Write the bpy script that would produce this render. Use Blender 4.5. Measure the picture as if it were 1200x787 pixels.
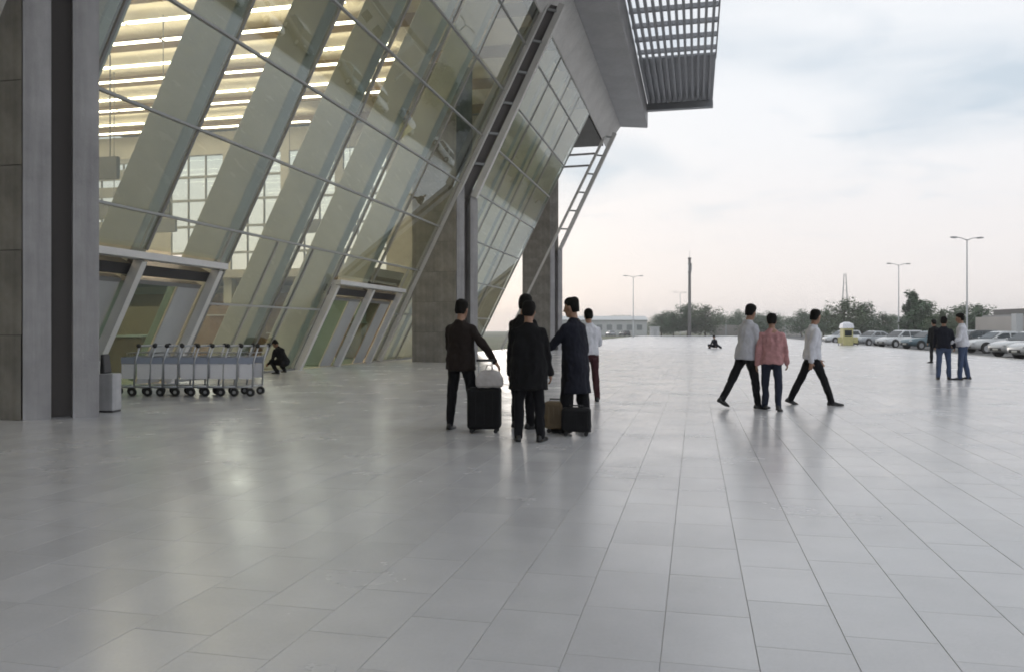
import bpy, bmesh, math, random
from mathutils import Vector, Matrix, noise
R = math.radians
rng = random.Random(7)
scene = bpy.context.scene
for o in list(bpy.data.objects):
    bpy.data.objects.remove(o)
COL = scene.collection

# ------------------------------------------------------------------ camera
YAW = math.atan(215 / 933)
cam_d = bpy.data.cameras.new('camera')
cam = bpy.data.objects.new('camera', cam_d)
COL.objects.link(cam)
cam.location = (0, 0, 1.35)
cam.rotation_euler = (R(90), 0, YAW)
cam_d.sensor_width = 36
cam_d.lens = 28.0
cam_d.shift_y = -6.5 / 1200
cam_d.clip_start = 0.05
cam_d.clip_end = 6000
scene.camera = cam

# ------------------------------------------------------------------ world, sun, exposure
SKY = 0.12
SUN_AZ = R(-24)         # behind the terminal
SUN_EL = R(11)
world = bpy.data.worlds.new('World')
scene.world = world
world.use_nodes = True
wn, wl = world.node_tree.nodes, world.node_tree.links
wn.clear()


def wnode(t, **kw):
    n = wn.new(t)
    for k, v in kw.items():
        setattr(n, k, v)
    return n


def wmath(op, a, b=None, clamp=False):
    n = wnode('ShaderNodeMath', operation=op, use_clamp=clamp)
    for i, v in enumerate((a, b)):
        if v is None:
            continue
        if isinstance(v, (int, float)):
            n.inputs[i].default_value = v
        else:
            wl.new(v, n.inputs[i])
    return n.outputs[0]


def wmix(fac, a, b):
    n = wnode('ShaderNodeMix', data_type='RGBA')
    for s, v in ((n.inputs['Factor'], fac), (n.inputs[6], a), (n.inputs[7], b)):
        if isinstance(v, (int, float)):
            s.default_value = v
        elif isinstance(v, tuple):
            s.default_value = (*v, 1)
        else:
            wl.new(v, s)
    return n.outputs[2]


def wramp(v, lo, hi):
    n = wnode('ShaderNodeMapRange', interpolation_type='SMOOTHSTEP')
    wl.new(v, n.inputs[0])
    n.inputs[1].default_value = lo
    n.inputs[2].default_value = hi
    return n.outputs[0]


sky = wnode('ShaderNodeTexSky', sky_type='NISHITA')
sky.sun_disc = False
sky.sun_elevation = SUN_EL
sky.sun_rotation = SUN_AZ
sky.dust_density = 1.5
tc = wnode('ShaderNodeTexCoord')
sep = wnode('ShaderNodeSeparateXYZ')
wl.new(tc.outputs['Generated'], sep.inputs[0])
up = wmath('MAXIMUM', sep.outputs[2], 0.0)
den = wmath('ADD', up, 0.16)
cmb = wnode('ShaderNodeCombineXYZ')
wl.new(wmath('DIVIDE', sep.outputs[0], den), cmb.inputs[0])
wl.new(wmath('DIVIDE', sep.outputs[1], den), cmb.inputs[1])


def wnoise(scale, detail, off):
    m = wnode('ShaderNodeMapping')
    wl.new(cmb.outputs[0], m.inputs[0])
    m.inputs['Location'].default_value = off
    m.inputs['Scale'].default_value = (1.0, 1.25, 1)
    n = wnode('ShaderNodeTexNoise')
    wl.new(m.outputs[0], n.inputs['Vector'])
    n.inputs['Scale'].default_value = scale
    n.inputs['Detail'].default_value = detail
    n.inputs['Roughness'].default_value = 0.5
    n.inputs['Distortion'].default_value = 0.4
    return n.outputs[0]


K = 1.0 / SKY
grey_cloud = wramp(wnoise(0.75, 6, (3.1, 0.4, 0)), 0.45, 0.66)
wisps = wramp(wnoise(2.6, 7, (8.3, 2.2, 0)), 0.52, 0.74)
horizon = wramp(up, 0.30, 0.02)
white = tuple(v * K for v in (0.70, 0.715, 0.74))
pinkish = tuple(v * K for v in (0.715, 0.66, 0.65))
greyblue = tuple(v * K for v in (0.47, 0.535, 0.60))
cl = wmix(wmath('MULTIPLY', horizon, 0.8), white, pinkish)
g = wmath('MULTIPLY', wmath('ADD', wmath('MULTIPLY', grey_cloud, 0.85), wmath('MULTIPLY', wisps, 0.45)),
          wramp(up, 0.05, 0.20), clamp=True)
cl = wmix(g, cl, greyblue)
fin = wmix(0.955, sky.outputs[0], cl)
bg = wnode('ShaderNodeBackground')
wl.new(fin, bg.inputs[0])
bg.inputs[1].default_value = SKY
wo = wnode('ShaderNodeOutputWorld')
wl.new(bg.outputs[0], wo.inputs[0])

sun_d = bpy.data.lights.new('sun', 'SUN')
sun = bpy.data.objects.new('sun', sun_d)
COL.objects.link(sun)
sun.location = (30, 80, 40)
sun_d.energy = 0.6
sun_d.angle = R(25)
sun_d.color = (1.0, 0.93, 0.86)
sdir = Vector((math.sin(SUN_AZ) * math.cos(SUN_EL), math.cos(SUN_AZ) * math.cos(SUN_EL), math.sin(SUN_EL)))
sun.rotation_euler = (-sdir).to_track_quat('-Z', 'Y').to_euler()

vs = scene.view_settings
vs.view_transform = 'Standard'
vs.look = 'None'
vs.gamma = 1
vs.exposure = 0.46
vs.use_curve_mapping = False
scene.render.engine = 'CYCLES'
cy = scene.cycles
cy.use_denoising = True
cy.max_bounces = 7
cy.diffuse_bounces = 3
cy.glossy_bounces = 3
cy.transparent_max_bounces = 12
cy.use_adaptive_sampling = True
cy.adaptive_threshold = 0.03
cy.volume_bounces = 0
cy.caustics_reflective = False
cy.caustics_refractive = False
cy.sample_clamp_indirect = 6
cy.filter_width = 1.8

# ------------------------------------------------------------------ materials
MATS = {}


def mat(name, color, rough=0.6, metal=0.0, var=0.0, scale=4.0, bump=0.0, bscale=40.0, spec=0.5, rvar=0.0, emit=None, estr=0.0, col2=None, streak=0.0):
    m = bpy.data.materials.new(name)
    m.use_nodes = True
    nt = m.node_tree
    b = nt.nodes['Principled BSDF']
    b.inputs['Base Color'].default_value = (*color, 1)
    b.inputs['Roughness'].default_value = rough
    b.inputs['Metallic'].default_value = metal
    b.inputs['Specular IOR Level'].default_value = spec
    if var or bump or rvar or col2:
        t = nt.nodes.new('ShaderNodeTexCoord')
    if var or rvar or col2:
        n = nt.nodes.new('ShaderNodeTexNoise')
        nt.links.new(t.outputs['Object'], n.inputs['Vector'])
        n.inputs['Scale'].default_value = scale
        n.inputs['Detail'].default_value = 6
        n.inputs['Roughness'].default_value = 0.62
        cr = nt.nodes.new('ShaderNodeMapRange')
        nt.links.new(n.outputs[0], cr.inputs[0])
        cr.inputs[1].default_value = 0.3
        cr.inputs[2].default_value = 0.7
        mx = nt.nodes.new('ShaderNodeMix')
        mx.data_type = 'RGBA'
        nt.links.new(cr.outputs[0], mx.inputs['Factor'])
        c2 = col2 or tuple(min(1, c * (1 + var)) for c in color)
        c1 = color if col2 else tuple(c * (1 - var) for c in color)
        mx.inputs[6].default_value = (*c1, 1)
        mx.inputs[7].default_value = (*c2, 1)
        nt.links.new(mx.outputs[2], b.inputs['Base Color'])
        if rvar:
            rr = nt.nodes.new('ShaderNodeMapRange')
            nt.links.new(n.outputs[0], rr.inputs[0])
            rr.inputs[1].default_value = 0.3
            rr.inputs[2].default_value = 0.7
            rr.inputs[3].default_value = max(0.02, rough - rvar)
            rr.inputs[4].default_value = min(1, rough + rvar)
            nt.links.new(rr.outputs[0], b.inputs['Roughness'])
    if streak:
        mp = nt.nodes.new('ShaderNodeMapping')
        nt.links.new(t.outputs['Object'], mp.inputs[0])
        mp.inputs['Scale'].default_value = (5.0, 5.0, 0.22)
        n3 = nt.nodes.new('ShaderNodeTexNoise')
        nt.links.new(mp.outputs[0], n3.inputs['Vector'])
        n3.inputs['Scale'].default_value = 1.0
        n3.inputs['Detail'].default_value = 7
        n3.inputs['Roughness'].default_value = 0.65
        r3 = nt.nodes.new('ShaderNodeMapRange')
        nt.links.new(n3.outputs[0], r3.inputs[0])
        r3.inputs[1].default_value = 0.42
        r3.inputs[2].default_value = 0.72
        r3.inputs[3].default_value = 1.0
        r3.inputs[4].default_value = 1.0 - streak
        sc = nt.nodes.new('ShaderNodeVectorMath')
        sc.operation = 'SCALE'
        nt.links.new(mx.outputs[2], sc.inputs[0])
        nt.links.new(r3.outputs[0], sc.inputs['Scale'])
        nt.links.new(sc.outputs[0], b.inputs['Base Color'])
    if bump:
        n2 = nt.nodes.new('ShaderNodeTexNoise')
        nt.links.new(t.outputs['Object'], n2.inputs['Vector'])
        n2.inputs['Scale'].default_value = bscale
        n2.inputs['Detail'].default_value = 4
        bp = nt.nodes.new('ShaderNodeBump')
        bp.inputs['Strength'].default_value = bump
        bp.inputs['Distance'].default_value = 0.02
        nt.links.new(n2.outputs[0], bp.inputs['Height'])
        nt.links.new(bp.outputs[0], b.inputs['Normal'])
    if emit:
        b.inputs['Emission Color'].default_value = (*emit, 1)
        b.inputs['Emission Strength'].default_value = estr
    MATS[name] = m
    return m


def glass_mat(name, tint, ior=1.9, rough=0.0, gloss=(0.9, 0.95, 0.95), wob=0.0):
    m = bpy.data.materials.new(name)
    m.use_nodes = True
    nt = m.node_tree
    nt.nodes.clear()
    out = nt.nodes.new('ShaderNodeOutputMaterial')
    tr = nt.nodes.new('ShaderNodeBsdfTransparent')
    tr.inputs[0].default_value = (*tint, 1)
    gl = nt.nodes.new('ShaderNodeBsdfGlossy')
    gl.inputs['Color'].default_value = (*gloss, 1)
    gl.inputs['Roughness'].default_value = rough
    fr = nt.nodes.new('ShaderNodeFresnel')
    ge = nt.nodes.new('ShaderNodeNewGeometry')
    ma = nt.nodes.new('ShaderNodeMath')      # thin pane: the same reflectance from both sides
    ma.operation = 'MULTIPLY_ADD'
    nt.links.new(ge.outputs['Backfacing'], ma.inputs[0])
    ma.inputs[1].default_value = 1 / ior - ior
    ma.inputs[2].default_value = ior
    nt.links.new(ma.outputs[0], fr.inputs[0])
    mx = nt.nodes.new('ShaderNodeMixShader')
    nt.links.new(fr.outputs[0], mx.inputs[0])
    nt.links.new(tr.outputs[0], mx.inputs[1])
    nt.links.new(gl.outputs[0], mx.inputs[2])
    nt.links.new(mx.outputs[0], out.inputs[0])
    if wob:
        t = nt.nodes.new('ShaderNodeTexCoord')
        n2 = nt.nodes.new('ShaderNodeTexNoise')
        nt.links.new(t.outputs['Object'], n2.inputs['Vector'])
        n2.inputs['Scale'].default_value = 0.9
        n2.inputs['Detail'].default_value = 1
        bp = nt.nodes.new('ShaderNodeBump')
        bp.inputs['Strength'].default_value = wob
        bp.inputs['Distance'].default_value = 0.05
        nt.links.new(n2.outputs[0], bp.inputs['Height'])
        nt.links.new(bp.outputs[0], gl.inputs['Normal'])
    MATS[name] = m
    return m


def granite_mat(name, base, joints=False):
    """Polished pale grey paving: per-piece tone, mottling, wear in the gloss."""
    m = bpy.data.materials.new(name)
    m.use_nodes = True
    nt = m.node_tree
    L = nt.links
    b = nt.nodes['Principled BSDF']
    geo = nt.nodes.new('ShaderNodeNewGeometry')
    info = nt.nodes.new('ShaderNodeObjectInfo')

    def noi(scale, detail=5):
        n = nt.nodes.new('ShaderNodeTexNoise')
        L.new(geo.outputs['Position'], n.inputs['Vector'])
        n.inputs['Scale'].default_value = scale
        n.inputs['Detail'].default_value = detail
        n.inputs['Roughness'].default_value = 0.6
        return n.outputs[0]

    def mth(op, a, c):
        n = nt.nodes.new('ShaderNodeMath')
        n.operation = op
        for i, v in enumerate((a, c)):
            if isinstance(v, (int, float)):
                n.inputs[i].default_value = v
            else:
                L.new(v, n.inputs[i])
        return n.outputs[0]
    rnd = mth('FRACT', mth('ADD', geo.outputs['Random Per Island'], info.outputs['Random']), 0)
    v = mth('MULTIPLY', mth('SUBTRACT', rnd, 0.5), 0.10)
    v = mth('ADD', v, mth('MULTIPLY', mth('SUBTRACT', noi(0.33), 0.5), 0.42))
    v = mth('ADD', v, mth('MULTIPLY', mth('SUBTRACT', noi(2.3), 0.5), 0.20))
    v = mth('ADD', v, mth('MULTIPLY', mth('SUBTRACT', noi(55, 3), 0.5), 0.14))
    v = mth('ADD', v, 1.0)
    col = nt.nodes.new('ShaderNodeVectorMath')
    col.operation = 'SCALE'
    col.inputs[0].default_value = base
    L.new(v, col.inputs['Scale'])
    last = col.outputs[0]
    # scuffs and dropped stains
    st = nt.nodes.new('ShaderNodeMapRange')
    L.new(noi(1.1, 8), st.inputs[0])
    st.inputs[1].default_value = 0.58
    st.inputs[2].default_value = 0.80
    mx = nt.nodes.new('ShaderNodeMix')
    mx.data_type = 'RGBA'
    L.new(mth('MULTIPLY', st.outputs[0], 0.12), mx.inputs['Factor'])
    L.new(last, mx.inputs[6])
    mx.inputs[7].default_value = (0.2, 0.195, 0.185, 1)
    last = mx.outputs[2]
    if joints:
        br = nt.nodes.new('ShaderNodeTexBrick')
        mp = nt.nodes.new('ShaderNodeMapping')
        L.new(geo.outputs['Position'], mp.inputs[0])
        mp.inputs['Rotation'].default_value = (0, 0, R(90))
        L.new(mp.outputs[0], br.inputs['Vector'])
        br.inputs['Scale'].default_value = 1.0
        br.inputs['Brick Width'].default_value = 0.6
        br.inputs['Row Height'].default_value = 0.39
        br.inputs['Mortar Size'].default_value = 0.004
        br.inputs['Color1'].default_value = (1, 1, 1, 1)
        br.inputs['Color2'].default_value = (0.93, 0.93, 0.93, 1)
        br.inputs['Mortar'].default_value = (0.72, 0.72, 0.72, 1)
        mm = nt.nodes.new('ShaderNodeMix')
        mm.data_type = 'RGBA'
        mm.blend_type = 'MULTIPLY'
        mm.inputs['Factor'].default_value = 1
        L.new(last, mm.inputs[6])
        L.new(br.outputs[0], mm.inputs[7])
        last = mm.outputs[2]
    L.new(last, b.inputs['Base Color'])
    rr = nt.nodes.new('ShaderNodeMapRange')
    L.new(noi(0.9, 6), rr.inputs[0])
    rr.inputs[1].default_value = 0.3
    rr.inputs[2].default_value = 0.7
    rr.inputs[3].default_value = 0.17
    rr.inputs[4].default_value = 0.30
    L.new(rr.outputs[0], b.inputs['Roughness'])
    b.inputs['Specular IOR Level'].default_value = 0.75
    bp = nt.nodes.new('ShaderNodeBump')
    bp.inputs['Strength'].default_value = 0.05
    bp.inputs['Distance'].default_value = 0.01
    L.new(noi(9, 3), bp.inputs['Height'])
    L.new(bp.outputs[0], b.inputs['Normal'])
    MATS[name] = m
    return m


granite_mat('granite', (0.575, 0.57, 0.585))
granite_mat('granite_far', (0.575, 0.57, 0.585), joints=True)
mat('grout', (0.50, 0.495, 0.49), 0.95, spec=0.05)
mat('stone_dark', (0.25, 0.235, 0.21), 0.75, var=0.28, scale=1.6, bump=0.2, bscale=14, streak=0.30)
mat('stone_light', (0.38, 0.37, 0.375), 0.65, var=0.16, scale=1.8, bump=0.12, bscale=25, streak=0.28)
mat('rail_pale', (0.62, 0.61, 0.59), 0.5, var=0.08, scale=1.5)
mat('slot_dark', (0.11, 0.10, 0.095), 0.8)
mat('aluminium', (0.66, 0.65, 0.63), 0.5, 0.0, var=0.08, scale=2)
mat('mullion', (0.24, 0.245, 0.24), 0.5, 0.3)
mat('transom', (0.36, 0.365, 0.355), 0.5, 0.0)
mat('rib', (0.52, 0.52, 0.45), 0.6, var=0.10, scale=0.8)
mat('fascia', (0.40, 0.40, 0.41), 0.5, 0.0, streak=0.15, var=0.14, scale=0.5, bump=0.03, bscale=3)
mat('fascia_low', (0.66, 0.65, 0.63), 0.5, 0.0, streak=0.15, var=0.12, scale=0.5)
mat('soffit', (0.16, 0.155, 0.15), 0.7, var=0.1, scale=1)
mat('blade', (0.27, 0.275, 0.29), 0.5, 0.3, var=0.1, scale=1)
mat('roof', (0.3, 0.3, 0.3), 0.8)
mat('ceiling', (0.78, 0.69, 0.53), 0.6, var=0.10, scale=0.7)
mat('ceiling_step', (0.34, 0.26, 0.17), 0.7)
mat('lamp', (0.9, 0.85, 0.7), 0.5, emit=(1.0, 0.89, 0.72), estr=7.0)
mat('inner_wall', (0.50, 0.48, 0.43), 0.7, var=0.12, scale=0.4)
mat('inner_floor', (0.48, 0.45, 0.39), 0.25, var=0.1, scale=0.4)
mat('wood_panel', (0.28, 0.20, 0.13), 0.5, var=0.18, scale=1.3)
mat('door_grey', (0.45, 0.46, 0.46), 0.4, var=0.06, scale=2)
mat('black_metal', (0.03, 0.03, 0.032), 0.45)
mat('steel', (0.45, 0.46, 0.48), 0.35, 0.8)
mat('rubber', (0.02, 0.02, 0.02), 0.7)
mat('white_paint', (0.80, 0.80, 0.83), 0.5, var=0.05, scale=3)
mat('blue_panel', (0.33, 0.37, 0.46), 0.45)
glass_mat('facade_glass', (0.69, 0.745, 0.69), 2.7, 0.0, gloss=(0.86, 0.95, 0.97))
glass_mat('door_glass', (0.62, 0.74, 0.70), 1.5, 0.01)
glass_mat('end_glass', (0.97, 0.98, 0.96), 1.3)
mat('car_glass', (0.02, 0.025, 0.028), 0.06, spec=0.8)
mat('asphalt', (0.10, 0.10, 0.10), 0.85, var=0.2, scale=0.3, bump=0.2, bscale=60)
mat('kerb', (0.42, 0.41, 0.39), 0.8, var=0.12, scale=2)
mat('earth', (0.15, 0.135, 0.095), 0.95, var=0.3, scale=0.05, col2=(0.07, 0.10, 0.04))
mat('bark', (0.09, 0.07, 0.05), 0.9, var=0.2, scale=3)
mat('leaf_dark', (0.035, 0.085, 0.035), 0.6, col2=(0.075, 0.14, 0.055), scale=1.3)
mat('leaf_olive', (0.06, 0.10, 0.04), 0.6, col2=(0.11, 0.155, 0.065), scale=1.3)
mat('skin', (0.32, 0.18, 0.115), 0.55, var=0.08, scale=12)
mat('hair', (0.008, 0.007, 0.006), 0.8, var=0.3, scale=60, bump=0.3, bscale=120, spec=0.15)
mat('eye', (0.02, 0.015, 0.012), 0.2)


def cloth(name, c, rough=0.85, var=0.12):
    return mat(name, c, rough, var=var, scale=9, bump=0.25, bscale=22, spec=0.2)


# ------------------------------------------------------------------ mesh builder
ORG = {}


class MB:
    def __init__(self):
        self.v, self.f = [], []

    def add(self, vs_, fs):
        n = len(self.v)
        self.v += [Vector(p) for p in vs_]
        self.f += [tuple(i + n for i in f) for f in fs]
        return self

    def box(self, x0, x1, y0, y1, z0, z1):
        return self.add([(x0, y0, z0), (x1, y0, z0), (x1, y1, z0), (x0, y1, z0), (x0, y0, z1), (x1, y0, z1), (x1, y1, z1), (x0, y1, z1)],
                        [(0, 3, 2, 1), (4, 5, 6, 7), (0, 1, 5, 4), (1, 2, 6, 5), (2, 3, 7, 6), (3, 0, 4, 7)])

    def hexa(self, p):
        return self.add(p, [(0, 3, 2, 1), (4, 5, 6, 7), (0, 1, 5, 4), (1, 2, 6, 5), (2, 3, 7, 6), (3, 0, 4, 7)])

    def beam(self, a, b, w, h, side=(0, 1, 0)):
        """bar from a to b; w along `side`, h across."""
        a, b = Vector(a), Vector(b)
        d = (b - a).normalized()
        s = Vector(side)
        s = (s - d * s.dot(d)).normalized()
        u = d.cross(s)
        pts = []
        for p in (a, b):
            for i, j in ((-1, -1), (1, -1), (1, 1), (-1, 1)):
                pts.append(p + s * (w / 2 * i) + u * (h / 2 * j))
        return self.add(pts, [(0, 3, 2, 1), (4, 5, 6, 7), (0, 1, 5, 4), (1, 2, 6, 5), (2, 3, 7, 6), (3, 0, 4, 7)])

    def prism(self, plan, z0, ztop):
        n = len(plan)
        vs_ = [(x, y, z0) for x, y in plan] + [(x, y, ztop(x, y) if callable(ztop) else ztop) for x, y in plan]
        fs = [tuple(range(n - 1, -1, -1)), tuple(range(n, 2 * n))]
        fs += [(i, (i + 1) % n, n + (i + 1) % n, n + i) for i in range(n)]
        return self.add(vs_, fs)

    def extrude_y(self, prof, y0, y1):
        """profile [(x, z)] extruded along y"""
        n = len(prof)
        vs_ = [(x, y0, z) for x, z in prof] + [(x, y1, z) for x, z in prof]
        fs = [tuple(range(n)), tuple(range(2 * n - 1, n - 1, -1))]
        fs += [(i, n + i, n + (i + 1) % n, (i + 1) % n) for i in range(n)]
        return self.add(vs_, fs)

    def rings(self, rings):
        """list of rings (each a list of points) closed with caps"""
        n = len(rings[0])
        vs_ = [p for r in rings for p in r]
        fs = [tuple(range(n - 1, -1, -1)), tuple(range((len(rings) - 1) * n, len(rings) * n))]
        for k in range(len(rings) - 1):
            for i in range(n):
                j = (i + 1) % n
                fs.append((k * n + i, k * n + j, (k + 1) * n + j, (k + 1) * n + i))
        return self.add(vs_, fs)

    def tube(self, pts, rad, n=8):
        pts = [Vector(p) for p in pts]
        rs = []
        for i, p in enumerate(pts):
            d = (pts[min(i + 1, len(pts) - 1)] - pts[max(i - 1, 0)]).normalized()
            s = d.cross(Vector((0.0123, 0.021, 1)) if abs(d.z) < 0.95 else Vector((1, 0.02, 0))).normalized()
            u = d.cross(s)
            r = rad[i] if isinstance(rad, (list, tuple)) else rad
            rs.append([p + (s * math.cos(a) + u * math.sin(a)) * r for a in (2 * math.pi * k / n for k in range(n))])
        return self.rings(rs)

    def disc_y(self, c, r, y0, y1, n=16):
        """cylinder whose axis runs along y"""
        return self.rings([[(c[0] + r * math.cos(2 * math.pi * k / n), y, c[1] - r * math.sin(2 * math.pi * k / n)) for k in range(n)] for y in (y0, y1)])

    def ball(self, c, rx, ry=None, rz=None, n=12, m=8, rot=None):
        ry = ry or rx
        rz = rz or rx
        c = Vector(c)
        rs = []
        for i in range(m + 1):
            t = -math.pi / 2 + math.pi * (i / m)
            t = max(-1.5, min(1.5, t))
            ring = []
            for k in range(n):
                a = 2 * math.pi * k / n
                p = Vector((rx * math.cos(t) * math.cos(a), ry * math.cos(t) * math.sin(a), rz * math.sin(t)))
                ring.append(c + (rot @ p if rot else p))
            rs.append(ring)
        return self.rings(rs)

    def build(self, name, material, parent=None, smooth=False, org=None, bevel=0.0, seg=2):
        xs = [p.x for p in self.v]
        ys = [p.y for p in self.v]
        zs = [p.z for p in self.v]
        if org is None:
            org = Vector(((min(xs) + max(xs)) / 2, (min(ys) + max(ys)) / 2, min(zs)))
        org = Vector(org)
        me = bpy.data.meshes.new(name)
        me.from_pydata([tuple(p - org) for p in self.v], [], self.f)
        me.update()
        bm = bmesh.new()
        bm.from_mesh(me)
        bmesh.ops.recalc_face_normals(bm, faces=bm.faces)
        if bevel:
            bmesh.ops.bevel(bm, geom=[e for e in bm.edges if e.is_manifold and e.calc_face_angle(0) > 0.4], offset=bevel, segments=seg, affect='EDGES', profile=0.5, clamp_overlap=True)
        bm.to_mesh(me)
        bm.free()
        if smooth:
            me.polygons.foreach_set('use_smooth', [True] * len(me.polygons))
        me.materials.append(MATS[material] if isinstance(material, str) else material)
        o = bpy.data.objects.new(name, me)
        COL.objects.link(o)
        place(o, parent, org)
        return o


def place(o, parent, org):
    """put o at org, a point in the space its parent was registered in"""
    org = Vector(org)
    if parent is not None:
        o.parent = parent
        o.location = org - ORG[parent.name]
    else:
        o.location = org
    ORG[o.name] = org


def same(name, me, parent, org):
    o = bpy.data.objects.new(name, me)
    COL.objects.link(o)
    place(o, parent, org)
    return o


def tag(o, label=None, cat=None, group=None, kind=None):
    if label:
        o['label'] = label
    if cat:
        o['category'] = cat
    if group:
        o['group'] = group
    if kind:
        o['kind'] = kind
    return o


def thing(name, label, cat, loc=(0, 0, 0), rz=0.0, group=None, local=True):
    o = bpy.data.objects.new(name, None)
    COL.objects.link(o)
    o.empty_display_size = 0.2
    o.location = loc
    o.rotation_euler = (0, 0, rz)
    ORG[o.name] = Vector((0, 0, 0)) if local else Vector(loc)
    return tag(o, label, cat, group)


KIDS = {}


def copy_tree(o, parent=None):
    c = o.copy()
    COL.objects.link(c)
    if parent is not None:
        c.parent = parent
    for ch in list(o.children):
        copy_tree(ch, c)
    return c


# ------------------------------------------------------------------ the setting: ground, plaza, road
ground = MB().add([(-1200, -1200, -0.16), (1200, -1200, -0.16), (1200, 1200, -0.16), (-1200, 1200, -0.16)], [(0, 1, 2, 3)]).build('ground', 'earth')
tag(ground, 'dry earth and grass reaching the horizon', None, kind='structure')
PX0, PX1, PY1 = -13.45, 14.6, 205.0
TX0, TX1, TY0, TY1 = -13.4, 14.35, 1.6, 62.0
plaza_b = MB()
plaza_b.box(-13.45, PX1, -45, PY1, -0.158, -0.03)
plaza_b.box(TX0 - 0.05, TX1 + 0.01, TY0 - 0.3, TY1 + 0.3, -0.029, -0.0045)
plaza = plaza_b.build('plaza', 'grout')
tag(plaza, 'wide pale grey granite paved forecourt', None, kind='structure')
pv = MB()
pv.box(-13.45, PX1, -45, TY0 - 0.3, -0.029, 0.0)
pv.box(-13.45, PX1, TY1 + 0.3, PY1, -0.029, 0.0)
pv.box(TX1 + 0.014, PX1, TY0 - 0.296, TY1 + 0.296, -0.029, 0.0)
pv.build('far_paving', 'granite_far', plaza)

# individually built paving slabs: the 300 that show largest, the rest as one field
TW, TL, GAP = 0.39, 0.60, 0.0026
slabs = []
ncol = int((TX1 - TX0) / TW)
for i in range(ncol):
    x = TX0 + TW * (i + 0.5)
    off = rng.choice((0.0, 0.3, 0.15, 0.42)) + rng.uniform(-0.015, 0.015)
    y = TY0 - 0.25 + off
    while y + TL < TY1 + 0.28:
        slabs.append((x, y + TL / 2))
        y += TL
sy, cyw = math.sin(YAW), math.cos(YAW)


def frame_depth(x, y):
    f = -sy * x + cyw * y
    r = cyw * x + sy * y
    if f < 3.0 or abs(r / f) > 0.66:
        return 1e9
    return f


slabs.sort(key=lambda p: frame_depth(*p))
hx, hy = (TW - GAP) / 2, (TL - GAP) / 2
ch = 0.001
tile_me = None
tm = MB()
tm.rings([[(-hx, -hy, -0.004), (hx, -hy, -0.004), (hx, hy, -0.004), (-hx, hy, -0.004)],
          [(-hx, -hy, -ch), (hx, -hy, -ch), (hx, hy, -ch), (-hx, hy, -ch)],
          [(-hx + ch, -hy + ch, 0), (hx - ch, -hy + ch, 0), (hx - ch, hy - ch, 0), (-hx + ch, hy - ch, 0)]])
first = None
for k, (x, y) in enumerate(slabs[:300]):
    if first is None:
        first = tm.build('paving_slab', 'granite', plaza, org=(0, 0, 0))
        first.data.materials.append(MATS['grout'])
        for pl in first.data.polygons:
            pl.material_index = 0 if pl.normal.z > 0.9 and pl.center.z > -0.001 else 1
        o = first
        o.location = Vector((x, y, 0)) - ORG[plaza.name]
    else:
        o = bpy.data.objects.new('paving_slab', first.data)
        COL.objects.link(o)
        o.parent = plaza
        o.location = Vector((x, y, 0)) - ORG[plaza.name]
    o.rotation_euler = (rng.gauss(0, 0.0006), rng.gauss(0, 0.0008), 0)
field = MB()
for (x, y) in slabs[300:]:
    a, b = rng.gauss(0, 0.0005), rng.gauss(0, 0.0006)
    q = [(-hx, -hy), (hx, -hy), (hx, hy), (-hx, hy)]
    vs_ = [(x + u, y + v, -0.0042) for u, v in q] + [(x + u, y + v, a * v + b * u) for u, v in q]
    field.add(vs_, [(4, 5, 6, 7), (0, 1, 5, 4), (1, 2, 6, 5), (2, 3, 7, 6), (3, 0, 4, 7)])
fo = tag(field.build('paving_field', 'granite', plaza), kind='stuff')
fo.data.materials.append(MATS['grout'])
fo.data.polygons.foreach_set('material_index', [0 if pl.normal.z > 0.9 else 1 for pl in fo.data.polygons])

kerb = MB()
kerb.box(PX1, PX1 + 0.3, -45, PY1, -0.158, 0.012)
tag(kerb.build('kerb', 'kerb'), 'pale kerb along the forecourt edge', None, kind='structure')
road = MB().add([(PX1 + 0.3, -60, -0.135), (150, -60, -0.135), (150, 250, -0.135), (PX1 + 0.3, 250, -0.135)], [(0, 1, 2, 3)]).build('car_park_asphalt', 'asphalt')
tag(road, 'grey asphalt of the car park', None, kind='structure')
road2 = MB().add([(-120, PY1 + 0.2, -0.139), (PX1 + 0.3, PY1 + 0.2, -0.139), (PX1 + 0.3, 225, -0.139), (-120, 225, -0.139)], [(0, 1, 2, 3)]).build('far_road', 'asphalt')
tag(road2, 'asphalt road crossing beyond the forecourt', None, kind='structure')
inf = MB()
inf.box(-46, -13.45, -36, 48.2, -0.158, 0.002)
tag(inf.build('hall_floor', 'inner_floor'), 'polished beige floor inside the hall', None, kind='structure')

# ------------------------------------------------------------------ the terminal building
GX, GK = -13.5, 0.5                     # glass plane: x = GX + GK * z


def gx(z, off=0.0):
    return GX + GK * z + off


BL = Vector((-13.5, 33.0, 0.0))
bld = thing('terminal_building', 'large terminal hall with outward leaning green glass front and grey roof canopy', 'building', BL, local=False)
PIL = [-12.4, 9.9, 32.2, 54.5]
PITCH = 22.3 / 7
Y_END = 32.2 + PITCH * 5               # where the glazed hall ends
Y_ROOF = 57.0
ZROW = [0.02, 2.05, 3.9, 5.75, 7.6, 9.5, 11.35, 13.2, 14.75]

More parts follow.
